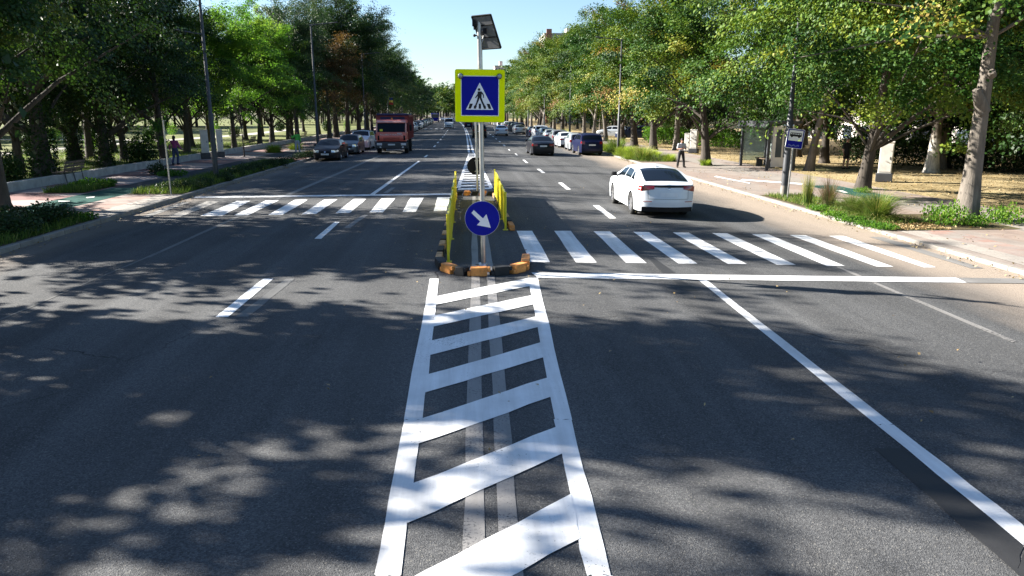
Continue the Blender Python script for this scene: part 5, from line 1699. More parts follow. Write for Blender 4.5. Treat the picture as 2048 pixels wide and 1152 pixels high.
def quads_mesh(name, v, n, tone, mat, parent=None):
    me = bpy.data.meshes.new(name)
    me.vertices.add(len(v))
    me.vertices.foreach_set('co', np.asarray(v, np.float32).ravel())
    me.loops.add(4 * n)
    me.loops.foreach_set('vertex_index', np.arange(4 * n, dtype=np.int32))
    me.polygons.add(n)
    me.polygons.foreach_set('loop_start', np.arange(0, 4 * n, 4, dtype=np.int32))
    me.update(calc_edges=True)
    at_ = me.attributes.new('tone', 'FLOAT', 'FACE')
    at_.data.foreach_set('value', np.clip(tone, 0, 1).astype(np.float32))
    me.materials.append(mat)
    o = bpy.data.objects.new(name, me)
    COL.objects.link(o)
    if parent is not None:
        o.parent = parent
    return o

def unit(a):
    return a / np.maximum(np.linalg.norm(a, axis=1, keepdims=True), 1e-6)

def leaf_axes(rng, n, up=0.9, droop=0.3):
    nr = unit(rng.normal(0, 1, (n, 3)) + np.array([0, 0, up]))
    u = unit(np.cross(nr, rng.normal(0, 1, (n, 3))))
    u[:, 2] -= droop
    u = unit(u)
    wv = unit(np.cross(nr, u))
    return u, wv

def crown_shape(rng, rad, nclump, lump=0.25, low=0.25, shell=0.45, cone=0.0):
    """clump centres in an uneven crown centred on the origin"""
    d = unit(rng.normal(0, 1, (nclump, 3)))
    d[:, 2] = np.where(d[:, 2] < -0.75, -d[:, 2] * .6, d[:, 2])
    d = np.sign(d) * np.abs(d) ** .78
    ph = rng.uniform(0, 6.28, 6)
    az = np.arctan2(d[:, 1], d[:, 0])
    bumpv = 1 + lump * (np.sin(3 * az + ph[0]) * np.cos(2.3 * d[:, 2] * 2 + ph[1]) + .6 * np.sin(5 * az + ph[2] + 3 * d[:, 2]))
    r = (rng.uniform(0, 1, nclump) ** shell) * bumpv
    c = d * r[:, None] * np.array(rad)
    c[:, :2] *= np.where(c[:, 2:3] < 0, 1.18, 1.0)
    if cone:
        k = 1 - cone * np.clip(c[:, 2] / rad[2], -1, 1)
        c[:, :2] *= k[:, None]
    return c

TREES = {}
def tree_kind(key, seed, h, base, rad, nclump, per, leaf, mat, bark='bark', trunk=.26, lean=(0, 0), fork=3, clump=.75, flat=.62, tone=(.42, .2), lump=.25, shell=.5, cone=0, ivy=False, droop=.3, limbs=22, up=.9, twist=.25, topfrac=.62, lowcut=None, zlimb=None):
    """returns crown and trunk mesh data for one kind of tree, standing on the origin"""
    rng = np.random.default_rng(seed)
    if leaf < .3:
        per, leaf, nclump, clump, shell = int(per * 4.9), leaf * .70, int(nclump * .5), clump * 1.22, shell * .75
    cz = base + rad[2]
    off = np.array([lean[0], lean[1], 0])
    cc = crown_shape(rng, rad, nclump, lump, shell=shell, cone=cone) + np.array([0, 0, cz]) + off
    # trunk
    tm = MB()
    n = 9
    zt_ = base + rad[2] * 2 * topfrac
    ph = rng.uniform(0, 6.28, 2)
    ax = []
    for i in range(n):
        t = i / (n - 1)
        z = zt_ * t
        ax.append(Vector((lean[0] * t ** 1.3 + twist * math.sin(t * 3 + ph[0]) * t, lean[1] * t ** 1.3 + twist * math.sin(t * 2.6 + ph[1]) * t, z)))
    rr = [trunk * (1.35 if i == 0 else 1.08 if i == 1 else 1) * (1 - .78 * (i / (n - 1)) ** 1.1) for i in range(n)]
    tm.tube([ax[0]] + [ax[0].lerp(ax[1], .18)] + ax[1:], [rr[0] * 1.25, rr[0]] + rr[1:], 12)
    order = rng.permutation(nclump)[:limbs]
    zs = zlimb or max(base * .75, 1.6)
    for q, ci in enumerate(order):
        c_ = Vector(cc[ci])
        zz = min(zt_ * .97, max(zs, c_.z - abs(rng.normal(1.6, .8)) - .35 * (Vector((c_.x, c_.y, 0)).length)))
        t = zz / zt_ * (n - 1)
        i0 = min(int(t), n - 2)
        s_ = ax[i0].lerp(ax[i0 + 1], t - i0)
        r0 = max(.03, trunk * (1 - .78 * (t / (n - 1)) ** 1.1) * (.62 if q < fork else .36))
        mid = s_.lerp(c_, .45) + Vector((rng.normal(0, .15), rng.normal(0, .15), .25))
        tm.tube([s_, s_.lerp(mid, .5) + Vector((0, 0, .05)), mid, c_], [r0, r0 * .8, r0 * .55, .012], 6)
    per_ = rng.integers(int(per * .6), int(per * 1.4), nclump)
    idx = np.repeat(np.arange(nclump), per_)
    N = len(idx)
    cs = clump * rng.uniform(.65, 1.35, nclump)
    out = cc - np.array([off[0] * .5, off[1] * .5, 0])
    out[:, 2] = (out[:, 2] - cz) * .5
    out = unit(out + rng.normal(0, .25, (nclump, 3)) * np.array(rad).mean() * .3)
    tan_ = unit(np.cross(out, rng.normal(0, .3, (nclump, 3)) + np.array([0, 0, 1.0])))
    upv = np.cross(tan_, out)
    upv *= np.sign(upv[:, 2:3])
    g = rng.normal(0, .5, (N, 3)) * cs[idx][:, None]
    ra = g[:, 0] * 1.25
    C_ = cc[idx] + out[idx] * ra[:, None] + tan_[idx] * (g[:, 1] * .85)[:, None] + upv[idx] * (g[:, 2] * flat * .62)[:, None]
    C_[:, 2] -= .16 * (g[:, 1] ** 2) / cs[idx] + .20 * np.maximum(ra, 0) ** 2 / cs[idx]
    keep = C_[:, 2] > (lowcut or max(.9, base * .55)) + rng.normal(0, .25, N)
    C_, idx = C_[keep], idx[keep]
    N = len(C_)
    nr = unit(upv[idx] * up + out[idx] * .55 + rng.normal(0, .52, (N, 3)))
    U = unit(np.cross(nr, rng.normal(0, 1, (N, 3)) + tan_[idx] * .6))
    U[:, 2] -= droop
    U = unit(U)
    Wv = unit(np.cross(nr, U))
    ln = leaf * rng.uniform(.7, 1.25, N)
    wd = ln * rng.uniform(.62, .85, N)
    ct = rng.normal(tone[0], tone[1], nclump)
    tn = ct[idx] + rng.normal(0, .06, N)
    if ivy:
        m_ = 2600
        zz = rng.uniform(0, 1, m_) ** 1.2 * (base + 1.5)
        aa = rng.uniform(0, 6.28, m_)
        rr_ = trunk * 1.15 + rng.uniform(0, .22, m_)
        Ci = np.stack([rr_ * np.cos(aa), rr_ * np.sin(aa), zz], 1)
        Ui, Wi = leaf_axes(rng, m_, .2, .6)
    crown = cards('crown', C_, U, Wv, ln, wd, tn, M[mat], None, .12)
    tro = tm.build('trunk', M[bark], None, True, 60)
    iv = None
    if ivy:
        iv = cards('ivy', Ci, Ui, Wi, rng.uniform(.09, .16, m_), rng.uniform(.08, .13, m_), rng.normal(.45, .25, m_), M['leaf_ivy'])
    TREES[key] = [(o_.name.split('.')[0], o_.data) for o_ in (tro, crown, iv) if o_ is not None]
    for o_ in (tro, crown, iv):
        if o_ is not None:
            bpy.data.objects.remove(o_)

def plant(key, x, y, label, group, rz=0.0, sc=1.0, z=None, name='tree', cat='tree'):
    t = thing(name, label, cat, (x, y, gz(x - sh(y), y) - .03 if z is None else z), rz, group)
    t.scale = sc if isinstance(sc, tuple) else (sc,) * 3
    for nm, me in TREES[key]:
        o = bpy.data.objects.new(nm, me)
        COL.objects.link(o)
        o.parent = t
    return t

# right-hand street trees (limes turning yellow)
tree_kind('lime0', 11, 13, 1.9, (4.2, 4.2, 5.4), 300, 62, .21, 'leaf_lime', 'bark', .27, tone=(.52, .19), lump=.22)
tree_kind('lime1', 12, 13, 2.3, (3.9, 4.3, 5.6), 300, 62, .21, 'leaf_lime', 'bark_pale', .25, (.5, -.3), tone=(.48, .18), lump=.26)
tree_kind('lime2', 13, 13, 1.6, (4.4, 4.0, 5.2), 300, 62, .21, 'leaf_lime', 'bark', .29, (-.6, .3), tone=(.55, .2), lump=.24)
tree_kind('lime3', 14, 13, 2.2, (3.8, 3.8, 5.8), 280, 62, .21, 'leaf_lime', 'bark_pale', .22, (-1.2, .2), fork=5, tone=(.45, .2), lump=.3)
tree_kind('whitewashed', 15, 12, 3.2, (4.2, 4.2, 5.0), 280, 60, .21, 'leaf_lime', 'bark_white', .30, (.2, .0), fork=6, tone=(.42, .16), lump=.25)
# the low-branched tree over the verge, and the bare near trunk with its high crown
tree_kind('verge', 21, 13, .7, (5.6, 5.4, 6.2), 560, 90, .165, 'leaf_lime', 'bark', .24, (-1.7, -2.6), lowcut=2.6, tone=(.53, .2), lump=.2, clump=.8)
tree_kind('near', 22, 15, 3.0, (6.3, 6.0, 6.0), 540, 90, .17, 'leaf_lime', 'bark_pale', .255, (.1, .05), fork=4, tone=(.38, .18), lump=.25, twist=.05, lowcut=5.0, zlimb=5.2)
# park trees
tree_kind('park0', 31, 13, 2.6, (4.0, 4.0, 5.3), 330, 62, .20, 'leaf_park', 'bark', .30, tone=(.42, .22), lump=.22)
tree_kind('park1', 32, 13, 3.0, (3.9, 4.2, 5.2), 320, 62, .20, 'leaf_park', 'bark', .26, (.6, -.4), tone=(.36, .2), lump=.28)
tree_kind('park2', 33, 14, 2.2, (3.5, 3.7, 6.0), 330, 62, .19, 'leaf_park', 'bark', .24, (-.4, .3), tone=(.50, .22), lump=.24)
tree_kind('ivied', 34, 13, 2.9, (4.2, 4.2, 5.4), 340, 62, .20, 'leaf_park', 'bark', .42, (.2, .2), tone=(.34, .2), ivy=True)
tree_kind('bright', 35, 13, 3.0, (4.4, 4.4, 5.2), 320, 64, .21, 'leaf_bright', 'bark', .24, (.3, .2), tone=(.5, .22), lump=.3)
tree_kind('fine', 36, 15, 3.2, (3.6, 3.6, 6.0), 420, 60, .17, 'leaf_fine', 'bark', .26, tone=(.45, .2), lump=.34, droop=.9, up=.2, shell=.6)
tree_kind('russet', 37, 10, 2.6, (3.6, 3.6, 4.0), 260, 62, .18, 'leaf_red', 'bark', .22, tone=(.5, .22), lump=.28)
tree_kind('far', 41, 13, 2.4, (4.6, 4.6, 5.4), 200, 26, .42, 'leaf_lime', 'bark', .26, tone=(.42, .2), lump=.25, limbs=10)
tree_kind('far_park', 42, 13, 0.9, (5.0, 5.0, 6.0), 230, 28, .42, 'leaf_park', 'bark', .26, tone=(.45, .2), lump=.25, limbs=10)
tree_kind('thicket', 45, 8, .35, (4.6, 4.6, 4.6), 260, 60, .24, 'leaf_park', 'bark', .2, tone=(.35, .2), lump=.25, limbs=12)
tree_kind('sapling', 43, 4, 1.9, (.7, .7, 1.0), 40, 22, .13, 'leaf_bright', 'bark', .04, tone=(.45, .2), clump=.32, limbs=10, twist=.06)
tree_kind('golden', 44, 14, 3.2, (3.4, 3.4, 6.6), 300, 55, .20, 'leaf_bright', 'bark', .24, tone=(.8, .2), lump=.3)

random.seed(8)
GRT, GLT = 'street trees on the right', 'park trees on the left'
nt_ = plant('near', 14.9, 20.6, 'tree with thick bare grey trunk and lopped stub nearest on the right', GRT, R(40), 1.0)
# the lopped stub and scars on that trunk
MB().tube([(-.05, -.12, 3.15), (-.30, -.20, 3.55), (-.42, -.22, 3.78)], [.20, .15, .105], 10).tube([(-.02, -.22, 4.15), (-.12, -.33, 4.25)], [.12, .09], 10).tube([(-.22, -.18, 2.85), (-.38, -.22, 2.92)], [.04, .02], 6).build('lopped_stub', M['bark_pale'], nt_, True).rotation_euler = (0, 0, -R(40))
rs = np.random.default_rng(77)
m_ = 60
tw = np.stack([-.35 - rs.uniform(0, .85, m_), rs.normal(-.15, .06, m_), 2.05 + rs.normal(0, .05, m_)], 1)
tw[:, 2] += -.18 * (tw[:, 0] + .35)
U, Wv = leaf_axes(rs, m_, 1.2, .3)
tl = cards('leafy_twig', tw, U, Wv, rs.uniform(.10, .17, m_), rs.uniform(.08, .13, m_), rs.normal(.82, .06, m_), M['leaf_lime'], nt_)
tl.rotation_euler = (0, 0, -R(40))
p = at(1725, 378)
plant('verge', p.x, p.y, 'low-branched leafy tree behind the big ornamental grass clump', GRT, R(20), 1.0)
p = at(1862, 345)
plant('whitewashed', p.x, p.y, 'tree with whitewashed forked trunk on the dry lawn, right of the tall white cabinet', GRT, R(75), .95)
p = at(1618, 341)
plant('lime3', p.x, p.y, 'pale-trunked tree standing between the bus stop sign and the person in shorts', GRT, R(160), .95)
p = at(1648, 326)
plant('park1', p.x, p.y, 'dark-trunked tree deep in shade behind the person in shorts', GRT, R(200), .95)
p = at(1411, 330)
plant('lime2', p.x, p.y, 'tree with weeds at its foot right of the standing man', GRT, R(10), .9)
p = at(1352, 300)
plant('lime1', p.x, p.y, 'leaning fork-trunked tree directly behind the standing man', GRT, R(120), 1.0)
spots = [(1306, 300, 'lime0', 'thick-trunked tree left of the standing man, behind yellow grass'), (1268, 293, 'lime2', 'slim tree over the tall grass, second left of the standing man'), (1243, 287, 'lime0', 'bulging-trunked tree just right of the second grey lamp'),
         (1212, 282, 'lime3', 'tree with narrow V-shaped fork above the blue crossover'), (1187, 274, 'lime3', 'strongly leaning tree above the silver hatchback'), (1168, 271, 'lime1', 'slender upright tree above the white sedan of the right-hand row')]
for px_, py_, kd, lb in spots:
    p = at(px_, py_)
    plant(kd, p.x, p.y, lb, GRT, random.uniform(0, 6.28), random.uniform(.98, 1.1))
y = 108
i = 0
while y < 300:
    kd = ['lime0', 'lime1', 'lime2', 'lime3'][i % 4] if y < 170 else 'far'
    x = 15.0 + random.uniform(-1.0, .9)
    plant(kd, x + sh(y), y, '%s tree of the right-hand avenue row beyond the eighth parked car' % ordw(i), GRT, random.uniform(0, 6.28), random.uniform(1.1, 1.22))
    y += random.uniform(6.5, 8.5) if y < 170 else random.uniform(9, 12)
    i += 1
# second rank behind
back = [(24, 52), (26.5, 62), (22.5, 73), (25, 84), (24, 97), (23, 112), (24, 130), (23, 150), (33, 45), (34, 58), (30, 31), (27, 40), (37, 36), (31, 24), (40, 48), (34, 72)]
for i, (x, y) in enumerate(back):
    plant(['park0', 'lime1', 'park2', 'lime0', 'park1'][i % 5], x, y, '%s tree of the shady rank behind the right-hand street trees' % ordw(i), 'shady trees behind the right-hand row', random.uniform(0, 6.28), random.uniform(.85, 1.05), ZR - .03)

thick = [(27, 27, 1), (29.5, 33, 1), (28, 41, .9), (32, 48, 1), (34, 29, 1.1), (37, 39, 1.1), (26, 56, .8), (31, 66, .9), (28, 80, .8), (26, 92, .8), (27, 104, .8), (26, 118, .8), (27, 134, .8), (39, 32, 1.2), (42, 50, 1.1), (25, 146, .8), (31, 22, .9)]
for i, (x, y, s_) in enumerate(thick):
    plant('thicket', x, y, '%s dark bushy tree of the thicket closing the right-hand lawn' % ordw(i), 'bushy trees closing the right-hand lawn', random.uniform(0, 6.28), s_, ZR - .03)

# left-hand park
def pk(px_, py_, kd, lb, sc=1.0):
    p = at(px_, py_)
    plant(kd, p.x, p.y, lb, GLT, random.uniform(0, 6.28), sc * (.9 if px_ < 420 else .84), ZL - .05)
pk(2, 415, 'park1', 'dark tree at the left edge rooted beside the red paving', 1.0)
pk(92, 356, 'ivied', 'thick ivy-clad tree behind the nearest bench', 1.05)
pk(40, 345, 'park2', 'slim dark tree left of the thick ivy-clad tree', .95)
pk(152, 322, 'ivied', 'ivy-draped tree just right of the nearest bench, second of two', .9)
pk(212, 336, 'ivied', 'ivied reddish trunk standing midway between bench and woman', .85)
pk(250, 320, 'park0', 'slim straight park tree left of the round ivy bush', .85)
pk(330, 327, 'park1', 'dark twin-trunked tree behind the walking woman', 1.0)
pk(375, 305, 'park2', 'tree standing behind the left white cabinet', 1.0)
pk(470, 302, 'bright', 'bright green tree right of the nearest street lamp', 1.0)
pk(520, 292, 'bright', 'bright green tree between the first and second street lamps', 1.05)
pk(545, 290, 'park0', 'dark tree just right of the bright green pair', 1.0)
pk(585, 285, 'park2', 'tall park tree left of the second street lamp', 1.1)
fr = [(-17.5, 79, 'fine', 1.05, 'tall feathery tree behind the second street lamp'), (-15.4, 86, 'russet', 1.25, 'russet-leaved tree above the white people carrier'), (-14.6, 94, 'park1', 1.1, 'dark tree left of the third street lamp'), (-16.5, 97, 'fine', 1.16, 'tallest feathery tree rising above the red truck'),
      (-14.3, 102, 'park0', .95, 'dark tree behind the third street lamp'), (-14.0, 109, 'fine', 1.0, 'feathery drooping tree nearest the sky gap on the left'), (-14.5, 118, 'park2', 1.0, 'dark tree behind the little flag'), (-20, 86, 'park1', 1.1, 'dark tree behind the russet-leaved tree'), (-20.5, 106, 'park2', 1.1, 'dark tree behind the third street lamp, inside the wall')]
for x, y, kd, s_, lb in fr:
    plant(kd, x, y, lb, GLT, random.uniform(0, 6.28), s_ * (.9 if y < 92 else 1.08), ZL - .05)
y = 126
i = 0
while y < 330:
    kd = ['park0', 'park1', 'park2', 'park0'][i % 4] if y < 180 else 'far_park'
    x = -14.6 + random.uniform(-1.5, .6)
    plant(kd, x + sh(y), y, '%s tree of the left-hand row beyond the little flag' % ordw(i), GLT, random.uniform(0, 6.28), random.uniform(1.0, 1.15), ZL - .05)
    y += random.uniform(7, 9) if y < 180 else random.uniform(9, 12)
    i += 1
# second and third rank in the park
rank = [(-27, 44), (-26, 53), (-28, 61), (-25.5, 71), (-27, 80), (-26, 90), (-27, 101), (-26, 113), (-27, 127), (-37, 40), (-36, 52), (-40, 66), (-35, 76), (-37, 92), (-36, 108), (-46, 50), (-48, 76), (-31, 36)]
for i, (x, y) in enumerate(rank):
    kd = ['park0', 'golden', 'park2', 'park1', 'bright'][i % 5]
    plant(kd, x, y, '%s tree of the scattered inner park trees behind the front row' % ordw(i), 'inner park trees', random.uniform(0, 6.28), random.uniform(.76, .9) if kd != 'golden' else 1.0, ZL - .05)
# trees left of the view that shade the near carriageway
tree_kind('shade', 61, 13, 3.0, (3.2, 3.2, 5.0), 125, 90, .34, 'leaf_park', 'bark', .26, tone=(.40, .2), lump=.4, clump=.9, shell=.6)
side = [(-15.5, 13.6, (.92, .92, 1.03)), (-16.2, 21.2, (.9, .9, .84)), (-16.0, 2.6, (1, .9, .72)), (-16.0, 10.0, (.85, .85, .62)), (-15.6, -1.5, (.9, .9, .9)), (-23.5, 24, (1.1, 1.1, .85)), (-24, 12, (1.1, 1.1, .8))]
for i, (x, y, s_) in enumerate(side):
    plant('shade', x, y, '%s shade tree left of the view beside the near carriageway' % ordw(i), 'shade trees left of the view', i * 1.1, s_, ZL - .05)

# far wood closing the park, and the trees where the avenue ends: each reads as one mass
def wood(name, label, spots, key, seed, mat):
    rng = np.random.default_rng(seed)
    src = dict(TREES[key])['crown']
    n0 = len(src.polygons)
    v0 = np.empty(len(src.vertices) * 3, np.float32); src.vertices.foreach_get('co', v0); v0 = v0.reshape(-1, 3)
    t0 = np.empty(n0, np.float32); src.attributes['tone'].data.foreach_get('value', t0)
    Vs, Ts = [], []
    tm = MB()
    for x, y, s_ in spots:
        a = rng.uniform(0, 6.28)
        ca, sa = math.cos(a), math.sin(a)
        sxy = s_ * rng.uniform(.9, 1.2)
        Vs.append(np.stack([(v0[:, 0] * ca - v0[:, 1] * sa) * sxy + x, (v0[:, 0] * sa + v0[:, 1] * ca) * sxy + y, v0[:, 2] * s_ - .1], 1))
        Ts.append(t0 + rng.normal(0, .12))
        tm.tube([(x, y, -.5), (x + .1, y, 3 * s_), (x, y, 7 * s_)], [.3 * s_, .22 * s_, .1], 7)
    V = np.concatenate(Vs); T_ = np.concatenate(Ts)
    o = quads_mesh(name, V, len(T_), T_, M[mat])
    o['kind'] = 'stuff'
    t = tm.build('wood_trunks', M['bark'], None, True)
    t['kind'] = 'stuff'
rng = np.random.default_rng(4)
wood('distant_wood', '', [(-rng.uniform(55, 105), rng.uniform(25, 190), rng.uniform(.85, 1.15)) for _ in range(95)], 'far_park', 5, 'leaf_park')
wood('distant_wood', '', [(rng.uniform(-60, 30) + sh(460), rng.uniform(430, 520), rng.uniform(.9, 1.5)) for _ in range(60)] + [(rng.uniform(-40, 30) - 30, rng.uniform(620, 700), rng.uniform(1.4, 2.2)) for _ in range(45)], 'far', 6, 'leaf_lime')
wood('distant_wood', '', [(rng.uniform(24, 60), rng.uniform(150, 330), rng.uniform(.8, 1.05)) for _ in range(50)] + [(rng.uniform(46, 60), rng.uniform(20, 60), .9) for _ in range(10)], 'far_park', 7, 'leaf_park')
wood('distant_wood', '', [(-rng.uniform(24, 55) - 4, rng.uniform(190, 360), rng.uniform(.85, 1.0)) for _ in range(40)], 'far_park', 8, 'leaf_park')

# dark clipped hedge on the right
def hedge(label, a, b, h, wd, seed, mat='blade_dark'):
    rng = np.random.default_rng(seed)
    L = math.hypot(b[0] - a[0], b[1] - a[1])
    t = thing('hedge', label, 'hedge', (a[0], a[1], ZR - .02), math.atan2(b[1] - a[1], b[0] - a[0]))
    n = int(L * 900)
    x = rng.uniform(0, L, n); yy = rng.normal(0, wd / 2.4, n).clip(-wd / 2, wd / 2)
    z = rng.uniform(0, 1, n) ** .6 * (h + .12 * np.sin(x * 1.7) + .08 * np.sin(x * 4.1))
    U, Wv = leaf_axes(rng, n, .6, .1)
    cards('foliage', np.stack([x, yy, z], 1), U, Wv, rng.uniform(.10, .18, n), rng.uniform(.08, .13, n), rng.normal(.4, .22, n), M[mat], t)
    s = MB()
    for k_ in np.arange(.3, L, .5):
        s.tube([(k_, 0, 0), (k_ + .05, .05, h * .8)], [.03, .01], 5)
    s.build('stems', M['bark'], t)
hedge('long dark hedge behind the whitewashed tree at the right', (24.5, 46), (36, 26), 1.5, 1.3, 51)
hedge('bright green hedge behind the pale cabinet and standing man', (19.5, 78), (26, 62), 1.6, 1.4, 52, 'leaf_bright')

# ------------------------------------------------------------------ grasses, shrubs, weeds
PL = {}
def blades(n, h, spread, arch, wd, seed, rad=.12, plumes=0.0):
    rng = np.random.default_rng(seed)
    a = rng.uniform(0, 6.28, n)
    r0 = rad * np.sqrt(rng.uniform(0, 1, n))
    hh = h * rng.uniform(.55, 1.15, n)
    sp = spread * rng.uniform(.1, 1.0, n)
    d = np.stack([np.cos(a), np.sin(a)], 1)
    side_ = np.stack([-d[:, 1], d[:, 0]], 1)
    ts = [0, .35, .7, 1.0]
    V, T_ = [], []
    base_t = rng.normal(.45, .16, n)
    P_ = []
    for t in ts:
        xy = d * (r0 + sp * t ** 1.8)[:, None]
        z = hh * (t - arch * t ** 2.6)
        P_.append(np.concatenate([xy, z[:, None]], 1))
    for i in range(3):
        w0 = wd * (1 - ts[i] * .85); w1 = wd * (1 - ts[i + 1] * .85)
        s3_ = np.concatenate([side_, np.zeros((n, 1))], 1)
        q = np.stack([P_[i] - s3_ * w0, P_[i] + s3_ * w0, P_[i + 1] + s3_ * w1, P_[i + 1] - s3_ * w1], 1)
        V.append(q.reshape(-1, 3)); T_.append(base_t + .14 * i + (plumes if i == 2 else 0) * (rng.uniform(0, 1, n) > .6))
    return np.concatenate(V), np.concatenate(T_)
def blade_kind(key, mat, parts):
    Vs, Ts = zip(*parts)
    V, T_ = np.concatenate(Vs), np.concatenate(Ts)
    o = quads_mesh('blades', V, len(T_), T_, M[mat])
    PL[key] = o.data
    bpy.data.objects.remove(o)
def leafy_kind(key, mat, n, rad, h, leaf, seed, tone=(.45, .22)):
    rng = np.random.default_rng(seed)
    d = unit(rng.normal(0, 1, (n, 3)))
    r = rng.uniform(0, 1, n) ** .45
    C_ = d * r[:, None] * np.array([rad, rad, h * .55])
    C_[:, 2] = np.abs(C_[:, 2] + h * .45) * (1 + .2 * np.sin(C_[:, 0] * 7) * np.cos(C_[:, 1] * 6))
    U, Wv = leaf_axes(rng, n, .5, .1)
    o = cards('foliage', C_, U, Wv, leaf * rng.uniform(.6, 1.3, n), leaf * rng.uniform(.4, .8, n), rng.normal(*tone, n), M[mat])
    PL[key] = o.data
    bpy.data.objects.remove(o)
def clump(key, x, y, label, cat, group, sc=1.0, rz=None, name=None):
    o = bpy.data.objects.new(name or {'shrub': 'shrub', 'weed': 'weed_patch'}.get(cat, 'grass_clump'), PL[key])
    COL.objects.link(o)
    o.location = (x + 0, y, gz(x - sh(y), y))
    o.rotation_euler = (0, 0, random.uniform(0, 6.28) if rz is None else rz)
    o.scale = sc if isinstance(sc, tuple) else (sc,) * 3
    return tag(o, label, cat, group)
blade_kind('big', 'blade', [blades(900, 1.0, 1.05, .42, .008, 1, .25), blades(300, 1.15, .8, .3, .006, 2, .2, .45), blades(200, .5, 1.1, .55, .010, 3, .5)])
blade_kind('tall', 'blade', [blades(320, 1.15, .28, .08, .007, 4, .14, .4)])
blade_kind('purple', 'blade_purple', [blades(420, 1.0, .62, .22, .008, 5, .18, .4), blades(160, 1.25, .5, .1, .006, 6, .12, .5)])
blade_kind('lush', 'blade_lime', [blades(500, .75, .7, .35, .012, 7, .4), blades(300, .45, .8, .4, .012, 8, .6)])
blade_kind('tuft', 'blade_lime', [blades(260, .5, .5, .35, .012, 9, .25)])
blade_kind('long', 'blade', [blades(600, 1.05, .7, .28, .010, 10, .45, .3), blades(300, .6, .8, .4, .012, 11, .6)])
leafy_kind('weeds', 'leaf_bright', 1000, .75, .42, .08, 12, (.5, .25))
leafy_kind('dark', 'blade_dark', 1500, .62, .75, .085, 13)
leafy_kind('ivybush', 'leaf_ivy', 2600, .95, 1.9, .15, 14)
leafy_kind('low', 'leaf_bright', 800, .7, .28, .09, 15, (.35, .2))
leafy_kind('lavender', 'blade_dark', 1300, .55, .55, .06, 16, (.55, .2))
leafy_kind('saplingbush', 'leaf_bright', 900, .8, 2.0, .14, 17, (.5, .2))
def cl(key, px_, py_, *a, **k_):
    p = at(px_, py_)
    return clump(key, p.x, p.y, *a, **k_)
GG = 'plants in the right-hand verge bed'
cl('big', 1752, 440, 'largest arching green grass clump in the right-hand verge bed', 'grass clump', GG, 1.12)
cl('big', 1705, 428, 'smaller arching grass clump against the left side of the largest one', 'grass clump', GG, .8)
cl('tall', 1614, 410, 'slim upright green grass clump beside the bus stop sign', 'grass clump', GG, .95)
cl('purple', 1655, 415, 'purple-tipped grass clump between the upright clump and the largest clump', 'grass clump', GG, .95)
cl('weeds', 1890, 449, 'weed patch at the left foot of the bare grey trunk', 'weed', GG, (.9, .8, 1.5))
cl('weeds', 1950, 452, 'weed patch in front of the bare grey trunk', 'weed', GG, (.5, .5, .8))
cl('weeds', 2005, 446, 'weed patch at the right foot of the bare grey trunk', 'weed', GG, (.85, .8, 1.3))
cl('weeds', 1725, 385, 'weeds round the foot of the low-branched tree', 'weed', GG, .5)
for i, (a_, b_) in enumerate([(1640, 421), (1668, 432), (1700, 443), (1735, 452), (1768, 458)]):
    cl('low', a_, b_, '%s low green weed along the right kerb, counting towards the camera' % ordw(i), 'weed', GG, random.uniform(.5, .7))
GY = 'yellow-green grasses by the right-hand pavement'
cl('tuft', 1411, 331, 'yellow-green tuft at the foot of the tree right of the standing man', 'grass clump', GY, 1.2)
cl('lush', 1338, 322, 'yellow-green tuft just left of the standing man', 'grass clump', GY, .95)
for i, (a_, b_, k_, s_) in enumerate([(1215, 302, 'lush', 1.2), (1232, 304, 'long', 1.4), (1246, 311, 'lush', 1.3), (1258, 306, 'lush', 1.1), (1266, 318, 'lush', 1.45), (1284, 320, 'long', 1.2), (1278, 310, 'lush', 1.1), (1300, 312, 'lush', 1.0), (1312, 314, 'tuft', 1.3)]):
    cl(k_, a_, b_, '%s clump of the tall grass bank right of the blue crossover, from the kerb corner' % ordw(i), 'grass clump', GY, s_)
for i, (a_, b_, k_, s_, lb) in enumerate([(548, 305, 'lush', 1.2, 'bright yellow-green grass tuft left of the black sedan, nearer of two'), (592, 299, 'lush', 1.1, 'bright yellow-green grass tuft behind the black sedan, farther of two'), (1128, 276, 'long', 1.4, 'long grass at the foot of the third grey lamp')]):
    cl(k_, a_, b_, lb, 'grass clump', 'yellow-green tufts', s_)
GV = 'shrubs in the left-hand verge'
for i, (a_, b_, k_, s_) in enumerate([(20, 472, 'dark', (1.3, 1.3, .8)), (66, 456, 'dark', (1.2, 1.2, .85)), (108, 447, 'dark', (1.0, 1.0, .8)), (10, 445, 'dark', (1, 1, .7)), (150, 441, 'low', .9)]):
    cl(k_, a_, b_, '%s dark shrub in the near left verge bed, counting from the left edge' % ordw(i) if k_ == 'dark' else 'small low weed at the tip of the near left verge bed', 'shrub', GV, s_)
for i, (a_, b_, k_, s_) in enumerate([(335, 384, 'lavender', 1.1), (352, 381, 'lavender', 1.0), (374, 379, 'lavender', 1.15), (393, 377, 'lavender', 1.05), (410, 372, 'dark', .8), (450, 362, 'dark', .9), (470, 353, 'dark', 1.0), (492, 347, 'dark', 1.0), (515, 342, 'dark', 1.05), (540, 335, 'dark', 1.0), (562, 331, 'dark', 1.05), (583, 327, 'lavender', 1.2), (602, 322, 'dark', 1.0), (620, 318, 'dark', 1.0)]):
    cl(k_, a_, b_, '%s shrub of the left kerb row, counting from the thin grey pole' % ordw(i), 'shrub', GV, (s_ * .85, s_ * .85, s_ * .66))
for i, (a_, b_, k_, s_) in enumerate([(190, 374, 'low', 1.3), (165, 377, 'low', 1.0), (215, 372, 'tuft', .9), (315, 349, 'dark', .8), (345, 352, 'low', 1.1)]):
    cl(k_, a_, b_, '%s plant of the left pavement tree pits, counting from the bench' % ordw(i), 'weed', 'plants in left tree pits', s_)
